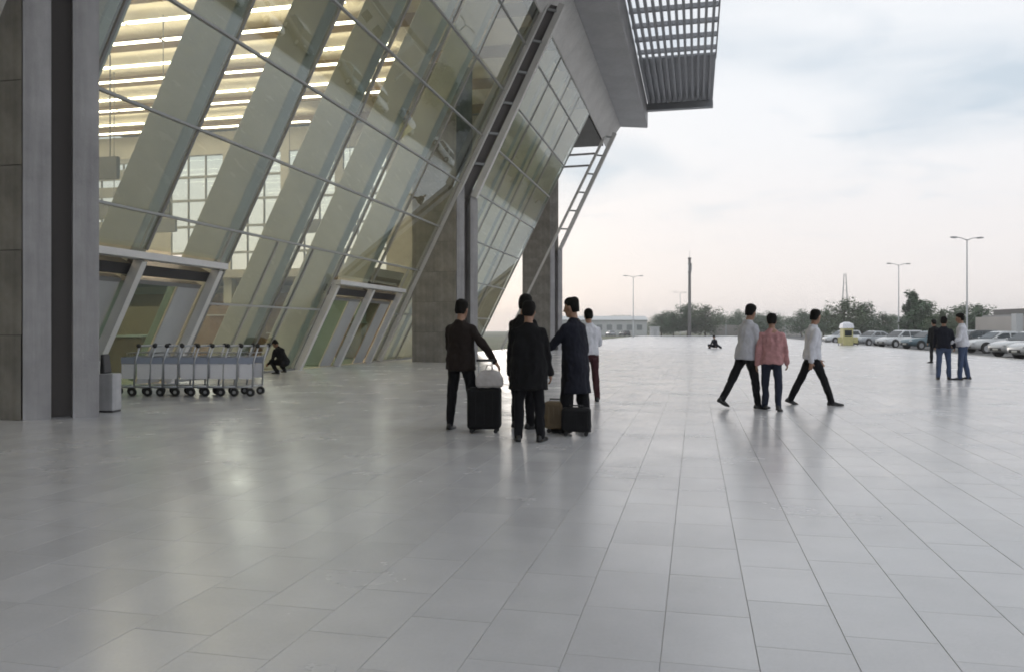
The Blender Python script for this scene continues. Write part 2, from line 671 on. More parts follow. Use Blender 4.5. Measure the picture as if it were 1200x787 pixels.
# pillars: stone wall, end cut at 45 degrees, two pale fins and a dark slot between
for y0 in PIL:
    n = 0.7071
    sx0, sy0 = -9.84, y0 + 0.10
    core = [(sx0 - 2.0, sy0 + 0.01), (sx0 - 0.03, sy0 + 0.01), (sx0 - 0.24, sy0 + 0.22), (sx0 + 0.40, sy0 + 0.98), (sx0 + 0.1, sy0 + 1.25), (sx0 - 2.0, sy0 + 1.25)]
    inset = [(sx0 - 1.985, sy0 + 0.03), (sx0 - 0.06, sy0 + 0.03), (sx0 - 0.26, sy0 + 0.24), (sx0 + 0.37, sy0 + 0.97), (sx0 + 0.09, sy0 + 1.23), (sx0 - 1.985, sy0 + 1.23)]
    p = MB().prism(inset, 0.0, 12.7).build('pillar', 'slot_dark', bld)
    zc = 0.0
    while zc < 12.6:
        j_ = 0.006 * rng.uniform(-1, 1)
        MB().prism([(x_ + j_, y_ + j_) for x_, y_ in core], zc + 0.004, min(zc + 1.27, 12.71)).build('stone_course', 'stone_dark', p)
        zc += 1.28
    for (a, b, off) in ((0.0, 0.37, 0.10), (0.66, 1.02, 0.62)):
        ax, ay = sx0 + a * n, sy0 + a * n
        bx_, by = sx0 + b * n, sy0 + b * n
        d = 0.42 * n
        MB().prism([(ax, ay), (bx_, by), (bx_ - d, by + d), (ax - d, ay + d)], 0.0, lambda x, y: (x - GX - off) / GK).build('fin', 'stone_light', p)
    ax, ay = sx0 + 0.372 * n, sy0 + 0.372 * n
    bx_, by = sx0 + 0.658 * n, sy0 + 0.658 * n
    d0, d = 0.32 * n, 0.42 * n
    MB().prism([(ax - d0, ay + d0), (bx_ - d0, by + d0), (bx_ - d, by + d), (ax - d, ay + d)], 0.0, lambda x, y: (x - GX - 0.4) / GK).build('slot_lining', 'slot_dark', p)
    # slanted pair of rails that carry on from the pillar up to the roof
    ztop = 14.95
    z2 = 7.3
    g_ = MB()
    g_.beam((gx(0.05, 0.10), sy0 + 0.10, 0.05), (gx(ztop, 0.10), sy0 + 0.10, ztop), 0.20, 0.16)
    r1 = g_.build('slanted_rail', 'rail_pale', bld)
    g_ = MB()
    g_.beam((gx(z2, 0.60), sy0 + 0.62, z2 - 0.25), (gx(ztop, 0.60), sy0 + 0.62, ztop), 0.24, 0.26)
    g_.build('slanted_rail', 'rail_pale', bld)
    zz = 8.4
    while zz < 14.7:
        MB().beam((gx(zz, 0.08), sy0 + 0.12, zz), (gx(zz, 0.54), sy0 + 0.58, zz + 0.02), 0.10, 0.10, (0, 0, 1)).build('rail_spacer', 'mullion', bld)
        zz += 1.25
    if y0 < 50:
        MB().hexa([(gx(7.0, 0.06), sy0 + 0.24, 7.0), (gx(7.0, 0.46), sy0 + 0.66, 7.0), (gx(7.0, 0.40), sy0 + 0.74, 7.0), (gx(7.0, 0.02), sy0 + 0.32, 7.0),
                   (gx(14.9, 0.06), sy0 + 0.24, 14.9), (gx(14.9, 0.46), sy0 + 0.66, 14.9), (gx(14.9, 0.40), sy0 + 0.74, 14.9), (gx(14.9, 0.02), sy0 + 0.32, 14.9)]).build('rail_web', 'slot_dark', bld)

# portals (doors) set in the glass plane
PORTALS = [(12.35, 15.25, 18.15), (25.05, 28.1, 31.05)]
ZH = 3.0
for pa in PORTALS:
    d_ = MB()
    d_.beam((gx(ZH - 0.02, 0.16), pa[0] - 0.13, ZH - 0.02), (gx(ZH - 0.02, 0.16), pa[2] + 0.13, ZH - 0.02), 0.15, 0.34, (0, 0, 1))
    portal = d_.build('door_portal', 'aluminium', bld)
    for yy in pa:
        MB().beam((gx(0.0, 0.16), yy, 0.003), (gx(ZH - 0.10, 0.16), yy, ZH - 0.10), 0.17, 0.22).build('post', 'aluminium', portal)
    for a, b in ((pa[0], pa[1]), (pa[1], pa[2])):
        w = b - a
        # dark recessed head box, a dark glass leaf and a pale sliding leaf
        MB().beam((gx(2.76, -0.12), a + 0.11, 2.76), (gx(2.76, -0.12), b - 0.11, 2.76), 0.26, 0.30, (0.45, 0, 0.9)).build('head_box', 'black_metal', portal)
        MB().beam((gx(2.50, -0.16), a + 0.11, 2.50), (gx(2.50, -0.16), b - 0.11, 2.50), 0.10, 0.22, (0.45, 0, 0.9)).build('lintel', 'mullion', portal)
        for (s, e, m_) in ((a + 0.11, a + w * 0.65, 'door_glass'), (a + w * 0.66, b - 0.11, 'door_grey')):
            lf = MB()
            o1 = -0.10 if m_ == 'door_glass' else -0.05
            lf.hexa([(gx(0.02, o1), s, 0.02), (gx(0.02, o1), e, 0.02), (gx(0.02, o1 - 0.03), e, 0.02), (gx(0.02, o1 - 0.03), s, 0.02),
                     (gx(2.45, o1), s, 2.45), (gx(2.45, o1), e, 2.45), (gx(2.45, o1 - 0.03), e, 2.45), (gx(2.45, o1 - 0.03), s, 2.45)])
            lf.build('door_leaf', m_, portal)

# glass panes, mullions and transoms
pane_cache = {}


def pane(ya, yb, za, zb):
    g = 0.03
    key = (round(yb - ya, 3), round(zb - za, 3))
    ym, zm = (ya + yb) / 2, (za + zb) / 2
    if key not in pane_cache:
        hw, hh = (yb - ya) / 2 - g, (zb - za) / 2 - g
        t = 0.006
        m_ = MB()
        m_.hexa([(-GK * hh - t, -hw, -hh), (-GK * hh + t, -hw, -hh), (-GK * hh + t, hw, -hh), (-GK * hh - t, hw, -hh),
                 (GK * hh - t, -hw, hh), (GK * hh + t, -hw, hh), (GK * hh + t, hw, hh), (GK * hh - t, hw, hh)])
        # a single skin keeps the reflections clean
        m_ = MB().add([(-GK * hh, -hw, -hh), (-GK * hh, hw, -hh), (GK * hh, hw, hh), (GK * hh, -hw, hh)], [(0, 1, 2, 3)])
        o = m_.build('glass_pane', 'facade_glass', bld, org=(0, 0, 0))
        pane_cache[key] = o.data
        place(o, bld, (gx(zm), ym, zm))
    else:
        o = same('glass_pane', pane_cache[key], bld, (gx(zm), ym, zm))
    o.rotation_euler = (0, rng.gauss(0, 0.0035), rng.gauss(0, 0.0035))
    return o


cols = [PIL[0] + PITCH * k - (0 if k % 7 == 0 or k == 19 else 0.8) for k in range(0, 7 * 2 + 5 + 1)]
for k in range(len(cols) - 1):
    for r in range(2, len(ZROW) - 1):
        pane(cols[k] + 0.02, cols[k + 1] - 0.02, ZROW[r], ZROW[r + 1])
# lower zone, broken by the portals of the near bay
low = [PIL[0] + PITCH * k for k in range(8)]
for k in range(7):
    for r in (0, 1):
        pane(low[k], low[k + 1], ZROW[r], ZROW[r + 1])
segs = [(9.9, 12.2), (18.3, 20.6), (20.6, 22.75), (22.75, 24.9), (31.2, 32.2)]
for a, b in segs:
    for r in (0, 1):
        pane(a, b, ZROW[r], ZROW[r + 1])
for pa in PORTALS:
    pane(pa[0] - 0.15, pa[1], 3.13, 3.9)
    pane(pa[1], pa[2] + 0.15, 3.13, 3.9)
for k in range(5):
    for r in (0, 1):
        pane(32.2 + PITCH * k, 32.2 + PITCH * (k + 1), ZROW[r], ZROW[r + 1])
for k, yy in enumerate(cols):
    zlo = 0.03
    if any(pa[0] - 0.15 < yy < pa[2] + 0.15 for pa in PORTALS):
        zlo = 3.15
    MB().beam((gx(zlo, -0.03), yy, zlo), (gx(14.78, -0.03), yy, 14.78), 0.07, 0.10).build('mullion', 'mullion', bld)
for yy in (12.2, 18.3, 20.6, 22.75, 24.9, 31.2):
    MB().beam((gx(0.03, -0.02), yy, 0.03), (gx(3.86, -0.02), yy, 3.86), 0.06, 0.08).build('mullion', 'transom', bld)
bays = [(PIL[0], PIL[1]), (PIL[1], PIL[2]), (PIL[2], Y_END)]
for (a, b) in bays:
    for r, z in enumerate(ZROW[1:-1]):
        if r == 0 and a == PIL[1]:
            spans = [(a + 0.1, 12.2), (18.3, 24.9), (31.2, b)]
        else:
            spans = [(a + 0.1, b - 0.1)]
        for s, e in spans:
            MB().beam((gx(z, 0.02), s, z), (gx(z, 0.02), e, z), 0.055, 0.09, (0, 0, 1)).build('transom', 'transom', bld)
# base channel of the glazing
for (a, b) in ((PIL[0], 12.2), (18.3, 24.9), (31.2, Y_END)):
    MB().box(-13.58, -13.36, a, b, 0.002, 0.06).build('base_channel', 'mullion', bld)

# slanted ribs standing behind the glass
rib_me = None
for k, yy in enumerate(cols[1:-1]):
    if (k + 1) % 7 == 0:
        continue
    y0 = yy + 0.08
    if rib_me is None:
        m_ = MB().hexa([(gx(0.0, -1.55), 0, 0.003), (gx(0.0, -0.45), 0, 0.003), (gx(0.0, -0.45), 0.5, 0.003), (gx(0.0, -1.55), 0.5, 0.003),
                        (gx(14.85, -1.55), 0, 14.85), (gx(14.85, -0.45), 0, 14.85), (gx(14.85, -0.45), 0.5, 14.85), (gx(14.85, -1.55), 0.5, 14.85)])
        o = m_.build('rib', 'rib', bld, org=(GX, 0, 0), bevel=0.03, seg=1)
        place(o, bld, (GX, y0, 0))
        rib_me = o.data
    else:
        o = same('rib', rib_me, bld, (GX, y0, 0))

# roof, ceiling and fascia bands
MB().box(-46, -3.34, -36, Y_ROOF - 0.02, 17.22, 17.5).build('roof', 'roof', bld)
cp_me = st_me = lp_me = None
y = -34.0
CP = 4.82
i = 0
while y < Y_END - 0.6:
    e = min(y + CP, Y_END - 0.2)
    MB().hexa([(-45.8, y, 15.0), (-6.9, y, 15.0), (-6.9, e - 0.05, 15.42), (-45.8, e - 0.05, 15.42),
               (-45.8, y, 15.1), (-6.9, y, 15.1), (-6.9, e - 0.05, 15.52), (-45.8, e - 0.05, 15.52)]).build('ceiling_panel', 'ceiling', bld)
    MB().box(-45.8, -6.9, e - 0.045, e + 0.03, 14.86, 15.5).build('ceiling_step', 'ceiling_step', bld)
    if y > 4:
        for xa in ((-44.0, -33.8, -23.6) if y < 41 else (-44.0, -33.8)):
            for ya in (0.60, 3.0):
                MB().box(xa, xa + 10.0, y + ya, y + ya + 0.24, 14.36 + 0.06 * ya, 14.41 + 0.06 * ya).build('lamp_strip', 'lamp', bld)
    y += CP
    i += 1
# lower fascia (inclined) and outer fascia, each hung as separate panels on a backing
MB().extrude_y([(-6.28, 14.50), (-5.25, 15.90), (-5.25, 17.2), (-6.95, 17.2), (-6.95, 14.9), (-6.4, 14.87)], -36, Y_ROOF - 0.02).build('fascia_backing', 'slot_dark', bld)
MB().extrude_y([(-5.17, 15.84), (-3.38, 15.66), (-3.33, 15.70), (-3.33, 17.2), (-5.17, 17.2)], -36, Y_ROOF).build('fascia_backing', 'slot_dark', bld)
yy = -36.0
while yy < Y_ROOF - 0.1:
    e = min(yy + 4.65, Y_ROOF + 0.012)
    j_ = rng.uniform(-0.004, 0.004)
    MB().extrude_y([(-6.27 + j_, 14.44), (-6.20 + j_, 14.44), (-5.215 + j_, 15.80), (-5.215 + j_, 15.86), (-5.26 + j_, 15.86)], yy + 0.012, e).build('inclined_fascia_panel', 'fascia_low', bld)
    MB().extrude_y([(-5.20, 15.81 + j_), (-3.35, 15.63 + j_), (-3.29 + j_, 15.69), (-3.29 + j_, 17.19), (-3.325 + j_, 17.19), (-3.325, 15.71), (-3.37, 15.665), (-5.20, 15.845)], yy + 0.012, e + 0.02).build('outer_fascia_panel', 'fascia', bld)
    yy += 4.65
# soffit of the roof end beyond the glazed hall and its edge beam
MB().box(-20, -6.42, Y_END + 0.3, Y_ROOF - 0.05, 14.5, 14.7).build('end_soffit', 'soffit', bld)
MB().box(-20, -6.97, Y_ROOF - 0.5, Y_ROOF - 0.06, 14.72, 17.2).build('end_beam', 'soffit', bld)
for z in (12.7, 13.5):
    MB().beam((gx(z, -3.6), 55.0, z), (gx(z, 0.0), 54.7, z), 0.12, 0.12, (0, 0, 1)).build('tie_bar', 'stone_light', bld)

# louvred canopy: long blades, cross beams, closed far end with blade tips
blade_me = None
for k in range(12):
    x = -3.10 + 0.362 * k
    if blade_me is None:
        o = MB().box(-0.07, 0.07, -36, Y_ROOF + 0.6, 17.0, 17.28).build('louvre_blade', 'blade', bld, org=(0, 0, 17.0))
        blade_me = o.data
        place(o, bld, (x, 0, 17.0))
    else:
        same('louvre_blade', blade_me, bld, (x, 0, 17.0))
y = -35.0
cb = None
while y < 47.6:
    if cb is None:
        o = MB().box(-3.28, 1.14, -0.10, 0.10, 17.30, 17.52).build('cross_beam', 'blade', bld, org=(0, 0, 17.3))
        cb = o.data
        place(o, bld, (0, y, 17.3))
    else:
        same('cross_beam', cb, bld, (0, y, 17.3))
    y += 2.04
MB().box(-3.28, 1.16, 47.5, Y_ROOF + 0.1, 17.30, 17.42).build('canopy_end_deck', 'blade', bld)
MB().box(-3.28, 1.16, Y_ROOF - 1.2, Y_ROOF - 0.7, 16.55, 16.995).build('canopy_end_beam', 'blade', bld)
MB().box(1.10, 1.17, -36, 47.4, 17.0, 17.28).build('canopy_edge', 'blade', bld)

# end wall of the hall with tall windows looking out on the sky
EY0, EY1 = Y_END + 0.02, Y_END + 0.22
WIN = [(-42.6, -37.2), (-35.2, -31.2), (-30.6, -26.9), (-26.3, -23.0), (-22.4, -19.4)]
Z0W, Z1W = 5.0, 13.3
ew = MB()
xs = [-46.0]
for a, b in WIN:
    xs += [a, b]
xs.append(None)
MB().extrude_y([(-46, 0.003), (GX - 0.2, 0.003), (gx(Z0W, -0.2), Z0W), (-46, Z0W)], EY0, EY1).build('end_wall', 'inner_wall', bld)
MB().extrude_y([(-46, Z1W), (gx(Z1W, -0.2), Z1W), (gx(14.8, -0.2), 14.8), (-46, 14.8)], EY0, EY1).build('end_wall', 'inner_wall', bld)
edge = -46.0
for a, b in WIN:
    MB().box(edge, a, EY0, EY1, Z0W + 0.002, Z1W - 0.002).build('wall_pier', 'inner_wall', bld)
    edge = b
MB().extrude_y([(edge, Z0W + 0.002), (gx(Z0W, -0.2), Z0W + 0.002), (gx(Z1W, -0.2), Z1W - 0.002), (edge, Z1W - 0.002)], EY0, EY1).build('wall_pier', 'inner_wall', bld)
for n_, (a, b) in enumerate(WIN):
    fr = MB()
    zs = [Z0W, 6.6, 8.4, 10.2, 11.8, Z1W]
    if n_ == 0:
        zs = [Z0W, 6.2, 7.4, 8.6, 9.8, 11.0, 12.2, Z1W]
    for z in zs:
        th = 0.36 if n_ == 0 else 0.08
        fr.box(a + 0.002, b - 0.002, EY0 + 0.03, EY1 - 0.05, max(Z0W + 0.004, z - th), min(Z1W - 0.004, z + th))
    w_ = fr.build('end_window', 'transom', bld)
    for q in range(1, 3):
        x = a + (b - a) * q / 3
        MB().box(x - 0.05, x + 0.05, EY0 + 0.04, EY1 - 0.06, Z0W + 0.006, Z1W - 0.006).build('frame', 'mullion', w_)
    MB().box(a + 0.004, b - 0.004, EY0 + 0.09, EY0 + 0.10, Z0W + 0.008, Z1W - 0.008).build('pane', 'end_glass', w_)
MB().box(-46.3, -46.0, -36, Y_END + 0.2, 0.003, 15.9).build('back_wall', 'inner_wall', bld)
MB().box(-46, -14, -36.3, -36, 0.003, 14.4).build('rear_wall', 'inner_wall', bld)

# a timber counter wall and planting inside the hall, seen dimly through the glass
MB().box(-36, -17.5, 43.6, 44.0, 0.004, 3.6).build('counter_wall', 'wood_panel', bld)
MB().box(-30, -18.0, 30.6, 31.0, 0.004, 2.4).build('counter_wall', 'wood_panel', bld)
MB().box(-44, -17.0, 40.0, 47.9, 4.3, 4.75).build('gallery', 'inner_wall', bld)
for x in (-42, -34, -26, -18):
    MB().box(x - 0.25, x + 0.25, 40.6, 41.1, 0.004, 4.29).build('gallery_column', 'rib', bld)
MB().box(-24.0, -18.5, 19.6, 20.0, 0.004, 1.2).build('counter', 'wood_panel', bld)

mat('fit_white', (0.6, 0.6, 0.58), 0.5)
mat('fit_rust', (0.27, 0.18, 0.12), 0.6, var=0.2, scale=2)
mat('fit_green', (0.10, 0.12, 0.08), 0.6, var=0.3, scale=5)
for q, (x, yy, w, d, h, m_) in enumerate(((-17.6, 21.6, 2.2, 0.8, 1.15, 'fit_rust'), (-18.4, 24.6, 2.0, 0.8, 1.15, 'wood_panel'), (-17.2, 27.4, 1.8, 0.7, 1.9, 'fit_rust'), (-19.6, 17.2, 1.6, 0.7, 2.0, 'fit_white'),
                                          (-21.0, 34.0, 2.4, 0.9, 1.2, 'wood_panel'), (-24.5, 27.0, 2.6, 0.9, 2.2, 'fit_white'), (-16.6, 36.5, 1.4, 0.6, 1.7, 'fit_rust'), (-16.4, 31.0, 0.9, 0.9, 1.5, 'fit_green'))):
    c_ = MB().box(x - w / 2, x + w / 2, yy - d / 2, yy + d / 2, 0.006, h).build('service_desk', m_, bld, bevel=0.03, seg=1)
    MB().box(x - w / 2 - 0.06, x + w / 2 + 0.06, yy - d / 2 - 0.06, yy + d / 2 + 0.06, h + 0.002, h + 0.05).build('desk_top', 'fit_white', c_)
for (x, yy, z) in ((-20.0, 22.0, 6.2), (-24.0, 30.0, 6.2), (-19.0, 38.0, 6.4), (-28.0, 36.0, 6.4)):
    c_ = MB().box(x - 2.0, x + 2.0, yy - 0.08, yy + 0.08, z, z + 0.7).build('hanging_board', 'mullion', bld)
    for sgn in (-1, 1):
        MB().tube([(x + sgn * 1.7, yy, z + 0.702), (x + sgn * 1.7, yy, 14.9)], 0.02, 6).build('hanger', 'mullion', c_)

# ------------------------------------------------------------------ people
def at(x, fwd):
    """ground point seen in picture column x (of 1200), fwd metres ahead"""
    r = (x - 600) / 933 * fwd
    return (-sy * fwd + cyw * r, cyw * fwd + sy * r)


TMP = bpy.data.scenes.new('tmp')


def remesh(mb, name, material, parent, voxel=0.012, smooth=4, fold=0.0, seed=0):
    me = bpy.data.meshes.new('tmp')
    me.from_pydata([tuple(p) for p in mb.v], [], mb.f)
    me.update()
    bm = bmesh.new()
    bm.from_mesh(me)
    bmesh.ops.recalc_face_normals(bm, faces=bm.faces)
    bm.to_mesh(me)
    bm.free()
    t = bpy.data.objects.new('tmp', me)
    TMP.collection.objects.link(t)
    r = t.modifiers.new('r', 'REMESH')
    r.mode = 'VOXEL'
    r.voxel_size = voxel
    r.adaptivity = 0.0
    s = t.modifiers.new('s', 'SMOOTH')
    s.factor = 0.5
    s.iterations = smooth
    vl = TMP.view_layers[0]
    vl.update()
    dg = vl.depsgraph
    out = bpy.data.meshes.new_from_object(t.evaluated_get(dg))
    bpy.data.objects.remove(t)
    bpy.data.meshes.remove(me)
    if fold:
        out.update()
        nrm = [v.normal.copy() for v in out.vertices]
        cos = []
        for v, nn in zip(out.vertices, nrm):
            p = v.co
            n1 = noise.noise(Vector((p.x * 11 + seed, p.y * 11, p.z * 5.5)))
            n2 = noise.noise(Vector((p.x * 26, p.y * 26 + seed, p.z * 15)))
            cos += (p + nn * (fold * (n1 + 0.5 * n2)))[:]
        out.vertices.foreach_set('co', cos)
        out.update()
    out.polygons.foreach_set('use_smooth', [True] * len(out.polygons))
    out.materials.clear()
    out.materials.append(MATS[material])
    out.name = name
    o = bpy.data.objects.new(name, out)
    COL.objects.link(o)
    place(o, parent, (0, 0, 0))
    return o


def cone(mb, a, b, ra, rb, n=10):
    a, b = Vector(a), Vector(b)
    d = b - a
    L = d.length
    if L < 1e-6:
        mb.ball(a, ra, n=n, m=6)
        return
    k = 4
    pts, rs = [], []
    dn = d / L
    for i in range(3):
        t = (i + 0.35) / 3
        ang = math.pi / 2 * (1 - t)
        pts.append(a - dn * ra * math.sin(ang))
        rs.append(ra * math.cos(ang))
    for i in range(k + 1):
        t = i / k
        pts.append(a + d * t)
        rs.append(ra + (rb - ra) * t)
    for i in range(3):
        t = (i + 0.65) / 3
        ang = math.pi / 2 * t
        pts.append(b + dn * rb * math.sin(ang))
        rs.append(rb * math.cos(ang))
    mb.tube(pts, rs, n)


def person(label, loc, heading, H, wear, pose, group=None, voxel=0.012):
    """local frame: +y is where the figure faces, +x its right hand side."""
    t = thing('person', label, 'person', (loc[0], loc[1], 0.0), heading, group)
    u = H / 1.75
    lean = R(pose.get('lean', 3))
    side = R(pose.get('side', 0))
    turn = R(pose.get('turn', 0))
    Mt = Matrix.Rotation(-lean, 3, 'X') @ Matrix.Rotation(side, 3, 'Y')

    def legdir(pitch, ab):
        return Vector((math.sin(R(ab)), math.sin(R(pitch)) * math.cos(R(ab)), -math.cos(R(pitch)) * math.cos(R(ab))))
    pel = Vector((0, 0, 0))
    J = {}
    for s, nm in ((-1, 'l'), (1, 'r')):
        hp, kn, ab = pose.get('leg_' + nm, (3, 4, 4))
        hip = pel + Vector((s * 0.088 * u, 0, 0))
        knee = hip + legdir(hp, s * ab) * 0.43 * u
        ank = knee + legdir(hp - kn, s * ab * 0.4) * 0.42 * u
        toe = Vector((s * 0.25, 1, 0)).normalized()
        fp = pose.get('foot_' + nm, 0)
        toe = (toe * math.cos(R(fp)) + Vector((0, 0, -1)) * math.sin(R(fp)))
        J[nm] = (hip, knee, ank, toe)
    low_ = min(min(J[k][2].z - 0.085 * u, (J[k][2] + J[k][3] * 0.17 * u).z - 0.045 * u) for k in 'lr')
    if pose.get('seat'):
        low_ = min(low_, -pose['seat'] * u)
    sh = Vector((0, 0, -low_ + 0.003))
    pel = pel + sh
    for k in 'lr':
        J[k] = tuple(p + sh if i < 3 else p for i, p in enumerate(J[k]))

    def T(x, y, z):
        return pel + Mt @ Vector((x * u, y * u, z * u))
    neck = T(0, -0.005, 0.545)
    headc = T(0, 0.025, 0.695) + Vector((0, pose.get('head_fwd', 0.0), 0))
    Rh = Mt @ Matrix.Rotation(turn, 3, 'Z') @ Matrix.Rotation(R(-pose.get('nod', 4)), 3, 'X')
    arms = {}
    for s, nm in ((-1, 'l'), (1, 'r')):
        sp, sab, el, eout = pose.get('arm_' + nm, (4, 8, 14, 0))
        shd = T(s * 0.172, -0.005, 0.435)
        d1 = Mt @ Vector((s * math.sin(R(sab)), math.sin(R(sp)) * math.cos(R(sab)), -math.cos(R(sp)) * math.cos(R(sab))))
        elb = shd + d1 * 0.29 * u
        a2 = sp + el
        d2 = Mt @ Vector((s * math.sin(R(sab * 0.5 + eout)), math.sin(R(a2)) * math.cos(R(sab * 0.5 + eout)), -math.cos(R(a2)) * math.cos(R(sab * 0.5 + eout))))
        wr = elb + d2.normalized() * 0.255 * u
        arms[nm] = (shd, elb, wr, d2.normalized())

    def ring(cx, cy_, cz, rx, ry, n=16):
        return [T(cx + rx * math.copysign(abs(math.cos(a)) ** 0.85, math.cos(a)), cy_ + ry * math.sin(a), cz) for a in (2 * math.pi * k / n for k in range(n))]
    fat = wear.get('fat', 1.0)
    # ---- body: one continuous surface
    b = MB()
    b.rings([ring(0, 0, -0.10, 0.10, 0.08), ring(0, -0.005, -0.05, 0.155, 0.105), ring(0, -0.01, 0.02, 0.165 * fat, 0.115 * fat), ring(0, 0, 0.14, 0.145 * fat, 0.10 * fat),
             ring(0, 0.005, 0.27, 0.160, 0.112), ring(0, 0, 0.38, 0.175, 0.112), ring(0, -0.005, 0.46, 0.165, 0.09), ring(0, -0.01, 0.515, 0.10, 0.07), ring(0, -0.01, 0.55, 0.06, 0.058)])
    cone(b, T(0, -0.008, 0.50), headc - Rh @ Vector((0, 0.015, 0.06)) * u, 0.058 * u, 0.052 * u)
    # head
    hr = []
    for (z, rx, ry, oy) in ((-0.118, 0.028, 0.030, 0.045), (-0.098, 0.046, 0.055, 0.032), (-0.06, 0.062, 0.080, 0.012), (-0.02, 0.072, 0.092, 0.002), (0.03, 0.077, 0.098, -0.004), (0.07, 0.072, 0.092, -0.008), (0.10, 0.052, 0.066, -0.010), (0.118, 0.022, 0.03, -0.010)):
        hr.append([headc + Rh @ Vector((rx * math.cos(a), oy + ry * math.sin(a), z)) * u for a in (2 * math.pi * k / 14 for k in range(14))])
    b.rings(hr)
    cone(b, headc + Rh @ Vector((0, 0.090, 0.012)) * u, headc + Rh @ Vector((0, 0.112, -0.030)) * u, 0.010 * u, 0.016 * u, 8)
    for s in (-1, 1):
        b.ball(headc + Rh @ Vector((s * 0.078, -0.005, -0.008)) * u, 0.013 * u, 0.024 * u, 0.034 * u, 8, 6, Rh)
    for s, nm in ((-1, 'l'), (1, 'r')):
        shd, elb, wr, d2 = arms[nm]
        cone(b, shd, elb, 0.052 * u, 0.040 * u)
        cone(b, elb, wr, 0.041 * u, 0.026 * u)
        # hand: palm, four fingers, thumb
        across = (Mt @ Vector((0, 1, 0)))
        across = (across - d2 * across.dot(d2)).normalized()
        inw = d2.cross(across).normalized() * (1 if nm == 'l' else -1)
        palm = wr + d2 * 0.05 * u
        b.ball(palm, 0.052 * u, 0.040 * u, 0.020 * u, 10, 6, Matrix((d2, across, d2.cross(across))).transposed())
        for q, (off, ln) in enumerate(((0.030, 0.068), (0.010, 0.078), (-0.010, 0.072), (-0.030, 0.056))):
            k0 = palm + (d2 * 0.038 + across * off) * u
            k1 = k0 + (d2 * 0.9 + inw * 0.45).normalized() * ln * 0.55 * u
            k2 = k1 + (d2 * 0.55 + inw * 0.85).normalized() * ln * 0.5 * u
            cone(b, k0, k1, 0.0095 * u, 0.009 * u, 6)
            cone(b, k1, k2, 0.009 * u, 0.0075 * u, 6)
        th0 = palm + (across * 0.034 - d2 * 0.015) * u
        th1 = th0 + (across * 0.7 + d2 * 0.7 + inw * 0.3).normalized() * 0.042 * u
        cone(b, th0, th1, 0.012 * u, 0.0105 * u, 6)
        cone(b, th1, th1 + (d2 * 0.9 + inw * 0.5).normalized() * 0.03 * u, 0.0105 * u, 0.008 * u, 6)
        hip, knee, ank, toe = J[nm]
        cone(b, hip - Vector((0, 0, 0.01)), knee, 0.085 * u, 0.052 * u)
        cone(b, knee, ank, 0.052 * u, 0.034 * u)
        cone(b, ank - Vector((0, 0, 0.05 * u)), ank + toe * 0.13 * u - Vector((0, 0, 0.055 * u)), 0.030 * u, 0.026 * u)
    remesh(b, 'body', wear.get('skin', 'skin'), t, voxel, 2)
    for s in (-1, 1):
        e = MB().ball(headc + Rh @ Vector((s * 0.030, 0.086, 0.008)) * u, 0.009 * u, n=8, m=6)
        e.build('eye', 'eye', t, smooth=True)
    # ---- hair
    h = MB()
    hr = []
    long_ = wear.get('long_hair')
    for (z, rx, ry, oy) in ((-0.060, 0.062, 0.048, -0.056), (-0.01, 0.083, 0.074, -0.038), (0.035, 0.089, 0.093, -0.020), (0.075, 0.088, 0.106, -0.010), (0.114, 0.076, 0.094, -0.012), (0.143, 0.042, 0.052, -0.014)):
        hr.append([headc + Rh @ Vector((rx * math.cos(a), oy + ry * math.sin(a), z)) * u for a in (2 * math.pi * k / 14 for k in range(14))])
    h.rings(hr)
    if long_:
        cone(h, headc + Rh @ Vector((0, -0.06, 0)) * u, T(0, -0.11, 0.42), 0.075 * u, 0.05 * u)
    remesh(h, 'hair', wear.get('hair', 'hair'), t, 0.010, 1, 0.008, rng.random() * 9)
    # ---- trousers
    g = MB()
    tw = wear.get('trouser_w', 1.0)
    g.rings([ring(0, 0, -0.13, 0.11, 0.085), ring(0, -0.008, -0.06, 0.172, 0.122), ring(0, -0.010, 0.02, 0.178 * fat, 0.128 * fat), ring(0, 0, 0.08, 0.150 * fat, 0.108 * fat)])
    for nm in 'lr':
        hip, knee, ank, toe = J[nm]
        cone(g, hip - Vector((0, 0, 0.03)), knee, 0.099 * u * tw, 0.071 * u * tw)
        cone(g, knee, ank - Vector((0, 0, 0.015 * u)), 0.071 * u * tw, 0.058 * u * tw)
    remesh(g, 'trousers', wear['trousers'], t, 0.014, 2, 0.013, rng.random() * 9)
    # ---- upper garment
    g = MB()
    hem = wear.get('hem', -0.06)
    sw = wear.get('shirt_w', 1.0) * fat
    rr = []
    if hem < -0.2:
        rr += [ring(0, 0.0, hem, 0.205 * sw, 0.155 * sw), ring(0, 0.0, hem * 0.55, 0.195 * sw, 0.145 * sw)]
    else:
        rr += [ring(0, 0, hem, 0.200 * sw, 0.153 * sw)]
    rr += [ring(0, -0.005, 0.02, 0.196 * sw, 0.148 * sw), ring(0, 0, 0.14, 0.180 * sw, 0.134 * sw), ring(0, 0.004, 0.27, 0.182 * sw, 0.132 * sw), ring(0, 0, 0.38, 0.194, 0.130),
           ring(0, -0.006, 0.445, 0.205, 0.112), ring(0, -0.008, 0.485, 0.165, 0.092), ring(0, -0.01, 0.52, 0.105, 0.078), ring(0, -0.008, 0.56, 0.068, 0.068)]
    g.rings(rr)
    for nm in 'lr':
        shd, elb, wr, d2 = arms[nm]
        cone(g, shd, elb, 0.066 * u, 0.057 * u)
        if wear.get('short'):
            pass
        else:
            cone(g, elb, elb + (wr - elb) * wear.get('sleeve', 0.97), 0.058 * u, 0.044 * u)
    remesh(g, wear.get('top_name', 'shirt'), wear['shirt'], t, 0.013, 2, 0.017, rng.random() * 9)
